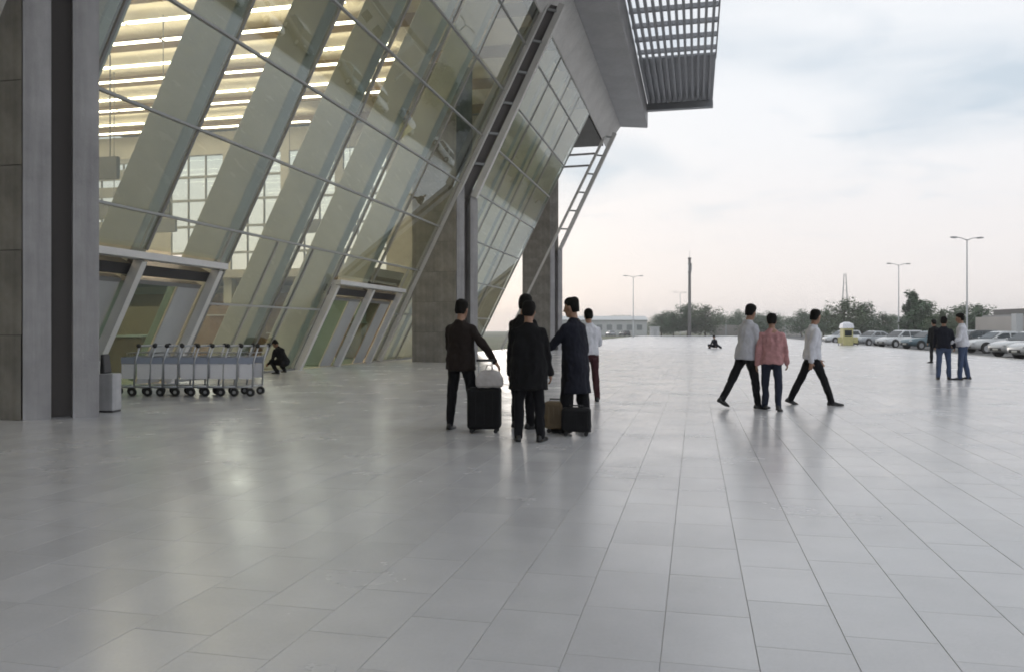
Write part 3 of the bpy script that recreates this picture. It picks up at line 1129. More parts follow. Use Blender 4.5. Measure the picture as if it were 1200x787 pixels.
    if wear.get('front'):      # open front panel in another colour
        g = MB()
        g.rings([ring(0, 0.03, 0.0, 0.10, 0.122 * sw), ring(0, 0.03, 0.25, 0.10, 0.120 * sw), ring(0, 0.025, 0.45, 0.085, 0.09)])
        remesh(g, 'undershirt', wear['front'], t, 0.014, 3, 0.005, 3)
    # ---- shoes
    for nm in 'lr':
        hip, knee, ank, toe = J[nm]
        flat = Vector((toe.x, toe.y, 0)).normalized()
        sd = Vector((flat.y, -flat.x, 0))
        upv = sd.cross(toe).normalized()
        if upv.z < 0:
            upv = -upv
        base = ank - upv * 0.083 * u
        m_ = MB()
        prof = []
        for (a, w, h0, h1) in ((-0.075, 0.026, 0.006, 0.05), (-0.055, 0.036, 0.0, 0.085), (0.0, 0.038, 0.0, 0.095), (0.06, 0.042, 0.0, 0.07), (0.12, 0.047, 0.0, 0.05), (0.17, 0.042, 0.0, 0.042), (0.205, 0.022, 0.006, 0.03)):
            c = base + toe * a * u
            prof.append([c + (sd * w * x_ + upv * (h0 + (h1 - h0) * y_)) * u for x_, y_ in ((-0.9, 0), (0.9, 0), (1, 0.35), (0.75, 0.85), (0.3, 1), (-0.3, 1), (-0.75, 0.85), (-1, 0.35))])
        m_.rings(prof)
        m_.build('shoe', wear.get('shoes', 'shoe_black'), t, smooth=True)
    return t, arms, J, T


cloth('suit_black', (0.007, 0.007, 0.008))
cloth('coat_brown', (0.020, 0.014, 0.012))
cloth('navy', (0.012, 0.013, 0.021))
cloth('trouser_black', (0.009, 0.009, 0.011))
cloth('jeans', (0.06, 0.085, 0.15))
cloth('jeans_dark', (0.022, 0.027, 0.045))
cloth('shirt_pale', (0.50, 0.50, 0.54))
cloth('shirt_pink', (0.42, 0.22, 0.22), var=0.3)
cloth('shirt_white', (0.62, 0.62, 0.66))
cloth('shirt_lime', (0.42, 0.44, 0.22))
cloth('maroon', (0.055, 0.02, 0.024))
mat('shoe_black', (0.012, 0.012, 0.012), 0.4)
mat('case_black', (0.010, 0.010, 0.011), 0.7, var=0.2, scale=8, bump=0.1, bscale=60, spec=0.2)
mat('case_tan', (0.15, 0.11, 0.065), 0.6, var=0.15, scale=5)
mat('bag_white', (0.46, 0.43, 0.415), 0.5, var=0.1, scale=6)

# the group in the middle with luggage
person('person in dark brown jacket seen from behind, hand on the suitcase handle', (-3.12, 10.42), R(-14), 1.75,
       dict(shirt='coat_brown', trousers='trouser_black', top_name='jacket', hem=-0.12, shirt_w=1.08),
       dict(arm_l=(28, 16, 70, -10), arm_r=(10, 36, 8, 14), leg_l=(-2, 3, 5), leg_r=(4, 3, 10), lean=1, nod=6))
person('person in long black coat standing with back turned, nearest of the luggage group', (-1.98, 9.48), R(4), 1.69,
       dict(shirt='suit_black', trousers='trouser_black', top_name='coat', hem=-0.28, shirt_w=1.26),
       dict(arm_l=(6, 11, 14, 0), arm_r=(6, 12, 18, 0), leg_l=(1, 2, 4), leg_r=(2, 3, 6), lean=2, turn=-10))
person('person in black suit mostly hidden behind the black coated figure, head tallest of the group', (-2.33, 10.75), R(-30), 1.83,
       dict(shirt='suit_black', trousers='trouser_black', top_name='jacket', hem=-0.10, shirt_w=1.1),
       dict(arm_l=(8, 10, 16, 0), arm_r=(10, 10, 30, 0), leg_l=(2, 3, 4), leg_r=(2, 3, 4), turn=20))
person('person in long navy tunic standing right of the luggage, face turned to the group', (-1.55, 10.45), R(62), 1.77,
       dict(shirt='navy', trousers='trouser_black', top_name='tunic', hem=-0.42, shirt_w=1.06, trouser_w=1.25),
       dict(arm_l=(38, 14, 26, 4), arm_r=(2, 10, 18, 0), leg_l=(6, 5, 4), leg_r=(-4, 3, 4), lean=3, turn=14))
person('person in white top and maroon trousers standing beyond the navy tunic', (-1.97, 15.1), R(25), 1.74,
       dict(shirt='shirt_white', trousers='maroon', hem=-0.05),
       dict(arm_l=(30, 12, 95, -10), arm_r=(20, 12, 95, -6), leg_l=(4, 4, 4), leg_r=(-6, 4, 3)))
# three walkers
person('person in pale grey shirt and black trousers striding, leftmost of the three walkers', (0.86, 14.35), R(-58), 1.80,
       dict(shirt='shirt_pale', trousers='trouser_black', hem=-0.10, shirt_w=1.08),
       dict(leg_l=(-25, 6, 3), leg_r=(12, 4, 3), foot_l=24, arm_l=(18, 10, 50, 0), arm_r=(18, 12, 62, 8), lean=5, turn=20))
person('person in pink checked shirt and dark jeans seen from behind, middle of the three walkers', (1.26, 14.15), R(-6), 1.63,
       dict(shirt='shirt_pink', trousers='jeans_dark', hem=-0.09, shirt_w=1.08),
       dict(leg_l=(12, 6, 3), leg_r=(-8, 10, 3), foot_r=10, arm_l=(-10, 12, 16, 0), arm_r=(10, 12, 20, 0), lean=3))
person('person in white overshirt and black trousers with the longest stride, rightmost of the three walkers', (2.06, 15.3), R(-82), 1.77,
       dict(shirt='shirt_white', trousers='trouser_black', hem=-0.06, front='shirt_lime'),
       dict(leg_l=(-22, 5, 2), leg_r=(23, 4, 2), foot_l=20, arm_l=(12, 8, 20, 0), arm_r=(-14, 8, 14, 0), lean=3, turn=35))
# group by the cars
person('person in black top and blue jeans standing beside the white shirted figure', (6.62, 23.9), R(-20), 1.72,
       dict(shirt='navy', trousers='jeans', hem=-0.05),
       dict(leg_l=(-10, 5, 3), leg_r=(12, 5, 3), arm_l=(14, 10, 40, 0), arm_r=(8, 10, 40, 0)), voxel=0.016)
person('person in white shirt and blue jeans seen from the side near parked cars', (7.12, 24.0), R(70), 1.80,
       dict(shirt='shirt_white', trousers='jeans', hem=-0.05, shirt_w=1.05),
       dict(leg_l=(6, 4, 3), leg_r=(-6, 5, 3), arm_l=(14, 8, 50, 0), arm_r=(10, 8, 40, 0)), voxel=0.016)
person('small distant person all in black standing behind the jeans group', at(1095, 33), R(20), 1.78,
       dict(shirt='suit_black', trousers='trouser_black', hem=-0.2),
       dict(leg_l=(4, 4, 3), leg_r=(-4, 4, 3)), voxel=0.018)
# crouching by the trolleys, sitting far out on the plaza
person('person in black crouching low by the glass beside the trolleys', (-12.55, 22.7), R(75), 1.72,
       dict(shirt='suit_black', trousers='trouser_black', hem=-0.05),
       dict(leg_l=(92, 138, 8), leg_r=(98, 140, 8), lean=32, arm_l=(44, 8, 40, -6), arm_r=(48, 8, 40, -6), nod=14), voxel=0.016)
person('person in dark clothes sitting cross legged alone far out on the paving', (1.44, 61.9), R(150), 1.7,
       dict(shirt='navy', trousers='navy', hem=-0.03, trouser_w=1.4),
       dict(leg_l=(100, 165, 40), leg_r=(100, 165, 40), seat=0.10, lean=14, arm_l=(30, 14, 30, 0), arm_r=(30, 14, 30, 0)), voxel=0.02)


# ------------------------------------------------------------------ luggage
def suitcase(label, loc, rz, w, d, h, m_, handle=0.0):
    t = thing('suitcase', label, 'suitcase', loc, rz, None)
    MB().box(-w / 2, w / 2, -d / 2, d / 2, 0.055, h).build('shell', m_, t, smooth=False, bevel=0.045, seg=3)
    for x in (-0.25, 0.0, 0.25):
        MB().box(x * w - 0.012, x * w + 0.012, -d / 2 - 0.008, -d / 2 + 0.012, 0.12, h - 0.07).build('ridge', m_, t)
    for sx in (-1, 1):
        for sy_ in (-1, 1):
            MB().disc_y((sx * (w / 2 - 0.06), 0.030), 0.028, sy_ * (d / 2 - 0.05) - 0.012, sy_ * (d / 2 - 0.05) + 0.012, 12).build('wheel', 'rubber', t)
    MB().tube([(-0.09, 0, h - 0.01), (-0.085, 0, h + 0.025), (0.085, 0, h + 0.025), (0.09, 0, h - 0.01)], 0.010, 8).build('carry_handle', 'rubber', t, smooth=True)
    if handle:
        g_ = MB()
        for s in (-1, 1):
            g_.tube([(s * 0.09, d / 2 - 0.04, h - 0.03), (s * 0.09, d / 2 - 0.04, h + handle)], 0.009, 8)
        hd = g_.build('pull_handle', 'steel', t, smooth=True)
        MB().tube([(-0.12, d / 2 - 0.04, h + handle + 0.012), (0.12, d / 2 - 0.04, h + handle + 0.012)], 0.016, 8).build('grip', 'rubber', hd, smooth=True)
    return t


suitcase('large black suitcase with pulled out handle beside the brown jacketed figure', (-2.73, 10.22, 0.0), R(8), 0.44, 0.28, 0.60, 'case_black', 0.34)
suitcase('tan suitcase standing between the black coat and the navy tunic', (-1.80, 10.40, 0.0), R(-12), 0.28, 0.20, 0.42, 'case_tan', 0.0)
suitcase('black suitcase standing at the feet of the navy tunic', (-1.50, 10.20, 0.0), R(6), 0.38, 0.24, 0.36, 'case_black', 0.0)
wb = thing('shopping_bag', 'white shopping bag lying on top of the large black suitcase', 'bag', (-2.66, 10.20, 0.603), R(8))
m_ = MB()
m_.rings([[(sx * w, sy_ * d, z) for sx, sy_ in ((-1, -1), (0, -1.1), (1, -1), (1.05, 0), (1, 1), (0, 1.1), (-1, 1), (-1.05, 0))] for z, w, d in ((0.0, 0.14, 0.09), (0.03, 0.17, 0.11), (0.12, 0.17, 0.10), (0.19, 0.13, 0.07), (0.23, 0.08, 0.03))])
remesh(m_, 'bag_body', 'bag_white', wb, 0.012, 2, 0.012, 4)
for s in (-1, 1):
    MB().tube([(-0.05, s * 0.02, 0.21), (-0.03, s * 0.03, 0.29), (0.03, s * 0.03, 0.29), (0.05, s * 0.02, 0.21)], 0.006, 6).build('bag_handle', 'bag_white', wb, smooth=True)

# ------------------------------------------------------------------ luggage trolleys
def trolley():
    t = thing('luggage_trolley', 'x', 'trolley')
    f = MB()
    for s in (-1, 1):
        f.tube([(-0.40, s * 0.27, 0.20), (0.10, s * 0.22, 0.19), (0.48, s * 0.14, 0.17)], 0.018, 8)
    f.tube([(0.48, -0.14, 0.17), (0.48, 0.14, 0.17)], 0.018, 8)
    f.tube([(-0.10, -0.24, 0.19), (-0.10, 0.24, 0.19)], 0.014, 6)
    f.build('base_frame', 'steel', t, smooth=True)
    MB().box(-0.36, 0.44, -0.13, 0.13, 0.196, 0.206).build('platform', 'steel', t)
    for s in (-1, 1):
        MB().tube([(-0.40, s * 0.27, 0.20), (-0.42, s * 0.27, 0.70), (-0.52, s * 0.27, 1.02)], 0.019, 8).build('upright', 'steel', t, smooth=True)
        g_ = MB()
        g_.box(-0.40, -0.13, s * 0.278 - 0.006, s * 0.278 + 0.006, 0.36, 0.66)
        p = g_.build('side_panel', 'white_paint', t)
        MB().box(-0.415, -0.12, s * 0.278 - 0.009, s * 0.278 + 0.009, 0.67, 0.80).build('panel_band', 'blue_panel', p)
    MB().tube([(-0.52, -0.29, 1.03), (-0.52, 0.29, 1.03)], 0.020, 8).build('handle', 'steel', t, smooth=True)
    for s in (-1, 1):
        MB().ball((-0.52, s * 0.30, 1.035), 0.046, 0.05, 0.046, 10, 8).build('grip', 'rubber', t, smooth=True)
    b_ = MB()
    for z in (0.82, 0.90):
        b_.tube([(-0.44, -0.26, z), (-0.20, -0.22, z - 0.02), (-0.20, 0.22, z - 0.02), (-0.44, 0.26, z)], 0.009, 6)
    for y_ in (-0.2, -0.1, 0, 0.1, 0.2):
        b_.tube([(-0.44, y_, 0.80), (-0.20, y_, 0.79), (-0.20, y_, 0.88)], 0.006, 6)
    b_.build('basket', 'steel', t, smooth=True)
    for (x, y_) in ((-0.36, -0.27), (-0.36, 0.27), (0.42, -0.0)):
        w_ = MB().disc_y((x, 0.088), 0.085, y_ - 0.022, y_ + 0.022, 16).build('wheel', 'rubber', t)
        MB().disc_y((x, 0.088), 0.035, y_ - 0.026, y_ + 0.026, 10).build('hub', 'steel', w_)
        MB().beam((x, y_ - 0.03, 0.09), (x, y_ - 0.03, 0.20), 0.03, 0.008).build('fork', 'black_metal', t)
    return t


tp = trolley()
names = ['leftmost one', 'second from the left', 'third from the left', 'fourth from the left', 'middle one', 'fourth from the right', 'third from the right', 'second from the right', 'rightmost, beside the crouching figure']
for k in range(9):
    o = tp if k == 0 else copy_tree(tp)
    o.location = (-11.68 + 0.30 * k + rng.uniform(-0.025, 0.025), 14.42 + 0.055 * k + rng.uniform(-0.02, 0.02), 0.003)
    o.rotation_euler = (0, 0, R(188 + rng.uniform(-2.2, 2.2)))
    tag(o, 'steel luggage trolley in the nested row, ' + names[k], 'trolley', 'nested luggage trolleys')

# white bin and litter at the foot of the nearest pillar
mat('bin_grey', (0.45, 0.45, 0.46), 0.55, var=0.15, scale=4, streak=0.25)
bn = thing('litter_bin', 'pale grey square litter bin with black hood at the foot of the nearest pillar', 'bin', (-9.50, 11.42, 0.0), R(8))
MB().box(-0.125, 0.125, -0.13, 0.13, 0.03, 0.64).build('bin_body', 'bin_grey', bn, bevel=0.015)
MB().box(-0.115, 0.115, -0.12, 0.12, 0.003, 0.03).build('plinth', 'black_metal', bn)
MB().rings([[(-0.12, -0.11, 0.641), (-0.03, -0.11, 0.641), (-0.03, 0.11, 0.641), (-0.12, 0.11, 0.641)], [(-0.115, -0.09, 0.96), (-0.06, -0.09, 0.96), (-0.06, 0.09, 0.96), (-0.115, 0.09, 0.96)]]).build('hood', 'black_metal', bn, bevel=0.02)
lt = MB()
lt.ball((0, 0, 0.03), 0.10, 0.06, 0.035, 10, 6)
lo = remesh(lt, 'litter_paper', 'bag_white', None, 0.008, 1, 0.02, 5)
lo.location = (-9.36, 10.72, 0.008)
tag(lo, 'crumpled white paper lying at the base of the nearest pillar', 'litter')

# ------------------------------------------------------------------ cars
def car_mat(name, c):
    m = mat(name, c, 0.28, 0.0, spec=0.6)
    m.node_tree.nodes['Principled BSDF'].inputs['Coat Weight'].default_value = 0.6
    return m


car_mat('car_white', (0.62, 0.63, 0.64))
car_mat('car_silver', (0.35, 0.37, 0.39))
car_mat('car_teal', (0.06, 0.12, 0.15))
car_mat('car_dark', (0.03, 0.033, 0.038))
mat('lamp_clear', (0.6, 0.62, 0.63), 0.15)
mat('lamp_red', (0.35, 0.02, 0.02), 0.25)
mat('plate', (0.65, 0.65, 0.6), 0.5)


def car(paint, hatch=False):
    """sedan: nose towards +x, 4.3 m long"""
    t = thing('parked_car', 'x', 'car')
    st = [(-2.15, 0.66, 0.42, 0.74), (-2.08, 0.78, 0.32, 0.90), (-1.6, 0.83, 0.24, 0.98), (-0.8, 0.85, 0.22, 0.97), (0.5, 0.85, 0.22, 0.95), (1.1, 0.84, 0.22, 0.92), (1.7, 0.80, 0.26, 0.84), (2.05, 0.72, 0.32, 0.74), (2.16, 0.55, 0.42, 0.62)]
    rings_ = []
    for x, w, z0, z1 in st:
        zm = z0 + (z1 - z0) * 0.55
        rings_.append([(x, -w * 0.90, z0), (x, w * 0.90, z0), (x, w, z0 + 0.10), (x, w * 1.01, zm), (x, w * 0.93, z1 - 0.03), (x, w * 0.82, z1), (x, -w * 0.82, z1), (x, -w * 0.93, z1 - 0.03), (x, -w * 1.01, zm), (x, -w, z0 + 0.10)])
    b = MB().rings(rings_).build('body', paint, t, smooth=True)
    # cabin
    xa, xb, xc, xd = (-2.0, -1.75, 0.25, 1.05) if hatch else (-1.65, -0.95, 0.2, 0.98)
    zr = 1.5 if hatch else 1.43
    cab = []
    for x, w, z in ((xa, 0.70, 0.93), (xb, 0.60, zr - 0.06), (xb + 0.25, 0.60, zr), (xc - 0.25, 0.60, zr), (xc, 0.60, zr - 0.05), (xd, 0.70, 0.91)):
        cab.append([(x, -w if z > 1 else -w, z), (x, w, z), (x, w, z - 0.001), (x, -w, z - 0.001)])
    prof = [(xa, 0.90), (xb, zr - 0.06), (xb + 0.25, zr), (xc - 0.25, zr), (xc, zr - 0.05), (xd, 0.88)]
    vs_ = [(x, -(0.76 if z < 1 else 0.60), z) for x, z in prof] + [(x, (0.76 if z < 1 else 0.60), z) for x, z in prof]
    n = len(prof)
    fs = [tuple(range(n)), tuple(range(2 * n - 1, n - 1, -1))] + [(i_, n + i_, n + (i_ + 1) % n, (i_ + 1) % n) for i_ in range(n)]
    MB().add(vs_, fs).build('cabin', paint, t, bevel=0.04, seg=2)
    def lerp(p, q, k):
        return tuple(p[i_] + (q[i_] - p[i_]) * k for i_ in range(3))
    # windscreen and rear window, slightly proud
    for (p0, p1, nm, e) in (((xd, 0.88), (xc, zr - 0.05), 'windscreen', 1), ((xa, 0.90), (xb, zr - 0.06), 'rear_window', -1)):
        a = [(p0[0], -0.70, p0[1]), (p0[0], 0.70, p0[1]), (p1[0], 0.55, p1[1]), (p1[0], -0.55, p1[1])]
        q = [lerp(a[0], a[3], 0.14), lerp(a[1], a[2], 0.14), lerp(a[1], a[2], 0.92), lerp(a[0], a[3], 0.92)]
        off = Vector((0.05 * e, 0, 0.02))
        q = [Vector(p) + off for p in q]
        MB().hexa([q[0] - off * 0.6, q[1] - off * 0.6, q[2] - off * 0.6, q[3] - off * 0.6] + q).build(nm, 'car_glass', t)
    for s in (-1, 1):
        for (x0, x1, x2, x3) in ((xa + (xb - xa) * 0.35 + 0.12, xb + 0.18, -0.42, -0.40), (-0.32, -0.32, xc - 0.10, xd - 0.22)):
            q = [(x0, s * 0.765, 0.97), (x3, s * 0.765, 0.97), (x2, s * 0.635, zr - 0.12), (x1, s * 0.635, zr - 0.12)]
            i_ = [(p[0], p[1] - s * 0.05, p[2]) for p in q]
            MB().hexa(q + i_).build('side_window', 'car_glass', t)
        for x in (-1.32, 1.33):
            MB().disc_y((x, 0.36), 0.375, s * 0.80, s * 0.853, 20).build('wheel_arch', 'rubber', t)
            w_ = MB().disc_y((x, 0.315), 0.315, s * 0.70, s * 0.875, 20).build('wheel', 'rubber', t)
            MB().disc_y((x, 0.315), 0.20, s * 0.868, s * 0.882, 14).build('rim', 'steel', w_)
        MB().ball((2.03, s * 0.56, 0.66), 0.12, 0.15, 0.075, 10, 6).build('headlight', 'lamp_clear', t, smooth=True)
        MB().ball((-2.08, s * 0.62, 0.76), 0.07, 0.12, 0.09, 10, 6).build('tail_light', 'lamp_red', t, smooth=True)
        MB().ball((0.72, s * 0.92, 1.0), 0.07, 0.09, 0.06, 8, 6).build('mirror', paint, t, smooth=True)
    MB().box(2.10, 2.17, -0.42, 0.42, 0.36, 0.52).build('grille', 'rubber', t)
    MB().box(2.165, 2.18, -0.2, 0.2, 0.40, 0.49).build('number_plate', 'plate', t)
    return t


def set_paint(o, a, b):
    """give a copied car its own paint by swapping in repainted mesh copies"""
    for c in o.children:
        if c.data.materials[0] == MATS[a]:
            key = (c.data.name, b)
            if key not in KIDS:
                KIDS[key] = c.data.copy()
                KIDS[key].materials[0] = MATS[b]
            c.data = KIDS[key]


sed = car('car_white')
hat = car('car_white', True)
used = {'s': False, 'h': False}


def put_car(kind, paint, loc, rz, label):
    src = sed if kind == 's' else hat
    if not used[kind]:
        o = src
        used[kind] = True
    else:
        o = copy_tree(src)
        if paint != 'car_white':
            set_paint(o, 'car_white', paint)
    o.location = (loc[0], loc[1], -0.132)
    o.rotation_euler = (0, 0, R(rz))
    tag(o, label, 'car', 'cars parked along the forecourt')


put_car('s', 'car_white', (18.3, 50.0), 200, 'white sedan parked just right of the white shirted figure')
put_car('h', 'car_white', (17.6, 45.0), 196, 'white hatchback at the right edge of the picture, nearest parked car')
put_car('s', 'car_white', (19.5, 58.5), 195, 'white sedan half hidden behind the jeans group')
put_car('s', 'car_teal', (18.0, 69.0), 205, 'dark teal sedan right of the white roofed yellow kiosk')
put_car('h', 'car_white', (17.6, 76.0), 210, 'white hatchback between the yellow kiosk and the teal sedan')
put_car('h', 'car_dark', (19.6, 64.0), 200, 'dark hatchback parked right of the teal sedan')
put_car('s', 'car_silver', (16.9, 84.0), 215, 'silver sedan parked just behind the yellow kiosk')
put_car('h', 'car_white', (16.5, 98.0), 200, 'small distant white hatchback left of the yellow kiosk')
put_car('s', 'car_dark', (27.0, 62.0), 160, 'dark sedan in the second row behind the white sedans')
put_car('h', 'car_silver', (28.5, 56.0), 200, 'silver hatchback in the second row at the right edge')
far_names = ['leftmost', 'second from left', 'third from left', 'third from right', 'second from right', 'rightmost']
for k in range(6):
    put_car('h' if k % 2 else 's', ['car_dark', 'car_dark', 'car_teal', 'car_dark', 'car_silver', 'car_dark'][k], (-36.5 + 3.6 * k, 212 + (k % 3)), 90 + 6 * k, 'tiny dark car in the far row before the long pale shed, ' + far_names[k])

# ------------------------------------------------------------------ yellow kiosk, lamp posts, mast, far buildings
mat('yellow', (0.52, 0.48, 0.22), 0.5, var=0.08, scale=3)
kb = thing('yellow_kiosk', 'yellow guard kiosk with white top between the walkers and parked cars', 'kiosk', (13.4, 77.5, 0.0), R(10))
kb.scale = (0.78, 0.78, 0.88)
MB().box(-0.56, 0.56, -0.55, 0.55, 0.003, 1.75).build('cabin', 'yellow', kb, bevel=0.03)
MB().box(-0.40, 0.40, -0.57, -0.551, 0.95, 1.55).build('window', 'car_glass', kb)
MB().rings([[(-0.66, -0.62, 1.752), (0.66, -0.62, 1.752), (0.66, 0.62, 1.752), (-0.66, 0.62, 1.752)], [(-0.58, -0.52, 2.2), (0.58, -0.52, 2.2), (0.58, 0.52, 2.2), (-0.58, 0.52, 2.2)], [(-0.2, -0.2, 2.4), (0.2, -0.2, 2.4), (0.2, 0.2, 2.4), (-0.2, 0.2, 2.4)]]).build('roof', 'white_paint', kb)
for s in (-1, 1):
    bd = MB().box(s * 0.88 - 0.26, s * 0.88 + 0.26, -0.45, -0.40, 0.25, 0.85).build('barrier_board', 'yellow', kb)
    for q in (-0.2, 0.2):
        MB().box(s * 0.88 + q - 0.03, s * 0.88 + q + 0.03, -0.48, -0.37, 0.003, 0.26).build('leg', 'black_metal', bd)

mat('pole_grey', (0.40, 0.41, 0.42), 0.5, 0.4)
mat('mast_brown', (0.13, 0.125, 0.12), 0.7, var=0.2, scale=0.4)
mat('far_white', (0.55, 0.56, 0.56), 0.7, var=0.08, scale=0.1)
mat('shed_pane', (0.25, 0.27, 0.28), 0.3)
mat('far_wall', (0.46, 0.43, 0.40), 0.8, var=0.1, scale=0.2)


lamp = thing('lamp_post', 'x', 'lamp post')
MB().tube([(0, 0, 0.0), (0, 0, 0.6), (0, 0, 0.62), (0, 0, 12.0)], [0.16, 0.16, 0.105, 0.06], 10).build('pole', 'pole_grey', lamp, smooth=True)
for s in (-1, 1):
    a_ = MB().tube([(0, 0, 11.9), (s * 0.7, 0, 12.15), (s * 1.3, 0, 12.2)], [0.05, 0.045, 0.04], 8).build('arm', 'pole_grey', lamp, smooth=True)
    MB().rings([[(s * x, -w, z - h_), (s * x, w, z - h_), (s * x, w, z + h_), (s * x, -w, z + h_)] for x, w, z, h_ in ((1.2, 0.10, 12.2, 0.05), (1.5, 0.19, 12.2, 0.09), (1.95, 0.17, 12.22, 0.07), (2.1, 0.06, 12.23, 0.03))]).build('lamp_head', 'pole_grey', lamp)
for k, (x, fwd, h, lab) in enumerate(((1133, 92, 1.0, 'tall grey twin armed lamp post at right, the tallest in view'), (1053, 128, 1.0, 'fainter twin armed lamp post left of the tallest lamp post'),
                                      (742, 160, 1.02, 'faint twin armed lamp post far off left of the dark mast'), (797, 232, 1.03, 'farthest small lamp post right beside the dark mast'))):
    o = lamp if k == 0 else copy_tree(lamp)
    px_, py_ = at(x, fwd)
    o.location = (px_, py_, -0.165)
    o.scale = (1, 1, h)
    o.rotation_euler = (0, 0, YAW + R(8))
    tag(o, lab, 'lamp post', 'twin armed lamp posts')

px_, py_ = at(808, 195)
ms = thing('mast', 'thick dark mast rising behind the dark trees', 'mast', (px_, py_, -0.165))
MB().tube([(0, 0, 0), (0, 0, 6), (0, 0, 19.2)], [0.42, 0.38, 0.32], 12).build('shaft', 'mast_brown', ms, smooth=True)
for z in (15.6, 17.6, 19.0):
    MB().tube([(0, 0, z), (0, 0, z + 0.25)], 0.46, 12).build('collar', 'mast_brown', ms)
for a in range(3):
    MB().box(0.42 * math.cos(a * 2.1) - 0.12, 0.42 * math.cos(a * 2.1) + 0.12, 0.42 * math.sin(a * 2.1) - 0.12, 0.42 * math.sin(a * 2.1) + 0.12, 16.0, 17.9).build('antenna_panel', 'pole_grey', ms)
MB().tube([(0, 0, 19.2), (0, 0, 21.0)], 0.05, 6).build('tip', 'pole_grey', ms)
px_, py_ = at(990, 330)
tw_ = thing('lattice_tower', 'very faint lattice tower far above the trees behind the walkers', 'tower', (px_, py_, -0.165))
for sx, sy_ in ((-1, -1), (1, -1), (1, 1), (-1, 1)):
    MB().beam((sx * 1.6, sy_ * 1.6, 0), (sx * 0.35, sy_ * 0.35, 25), 0.22, 0.22).build('leg', 'pole_grey', tw_)
for z in range(3, 25, 3):
    w = 1.6 - 1.25 * z / 25
    MB().box(-w, w, -w, w, z, z + 0.12).build('brace', 'pole_grey', tw_)

# long pale shed on the left of the horizon
px_, py_ = at(722, 245)
sh_ = thing('long_shed', 'long low pale shed on the horizon behind the standing group', 'building', (px_, py_, -0.165), YAW)
MB().box(-20, 8.5, -6, 6, 0, 4.6).build('wall', 'far_white', sh_)
MB().rings([[(-20.4, -6.5, 4.602), (8.9, -6.5, 4.602), (8.9, 6.5, 4.602), (-20.4, 6.5, 4.602)], [(-20.4, -0.3, 5.9), (8.9, -0.3, 5.9), (8.9, 0.3, 5.9), (-20.4, 0.3, 5.9)]]).build('roof', 'far_white', sh_)
for k in range(9):
    w_ = MB().box(-18.6 + 3 * k, -17.0 + 3 * k, -6.06, -6.002, 1.6, 3.2).build('window', 'shed_pane', sh_)
px_, py_ = at(767, 208)
vn = thing('white_hut', 'small white hut before the dark trees left of the mast', 'hut', (px_, py_, -0.16), YAW)
MB().box(-1.1, 1.1, -1.0, 1.0, 0.0, 2.3).build('wall', 'far_white', vn)
MB().box(-1.3, 1.3, -1.2, 1.2, 2.302, 2.5).build('roof', 'far_white', vn)
MB().box(-0.4, 0.4, -1.04, -1.002, 0.05, 1.9).build('door', 'door_grey', vn)
px_, py_ = at(868, 214)
wl_ = thing('boundary_wall', 'pale boundary wall right of the dark trees behind the walkers', 'wall', (px_, py_, -0.16), YAW)
for k in range(6):
    MB().box(-8 + 4.0 * k, -4.1 + 4.0 * k, -0.15, 0.15, 0, 2.9).build('wall_panel', 'far_wall', wl_)
for k in range(7):
    MB().box(-8.25 + 4.0 * k, -7.85 + 4.0 * k, -0.22, 0.22, 0, 3.1).build('pier', 'far_white', wl_)
# beige building at the right edge
px_, py_ = at(1206, 105)
rb = thing('beige_building', 'low beige flat roofed building at the right edge behind the cars', 'building', (px_, py_, -0.16), YAW)
MB().box(-4.2, 14, -5, 5, 0, 3.3).build('wall', 'far_wall', rb)
MB().box(-5.0, -4.2, -5.2, -4.2, 0, 3.6).build('corner_pier', 'far_white', rb)
MB().box(-3.0, 14.4, -5.4, 5.4, 3.302, 3.55).build('roof', 'roof', rb)
MB().box(-2.6, 6.0, -3.5, 3.5, 3.552, 4.3).build('roof_box', 'mast_brown', rb)
for k in range(4):
    w_ = MB().box(-2.5 + 3.6 * k, -0.6 + 3.6 * k, -5.08, -5.002, 1.0, 2.3).build('window', 'car_glass', rb)
    MB().box(-2.6 + 3.6 * k, -0.5 + 3.6 * k, -5.12, -5.003, 0.90, 0.99).build('sill', 'far_white', w_)


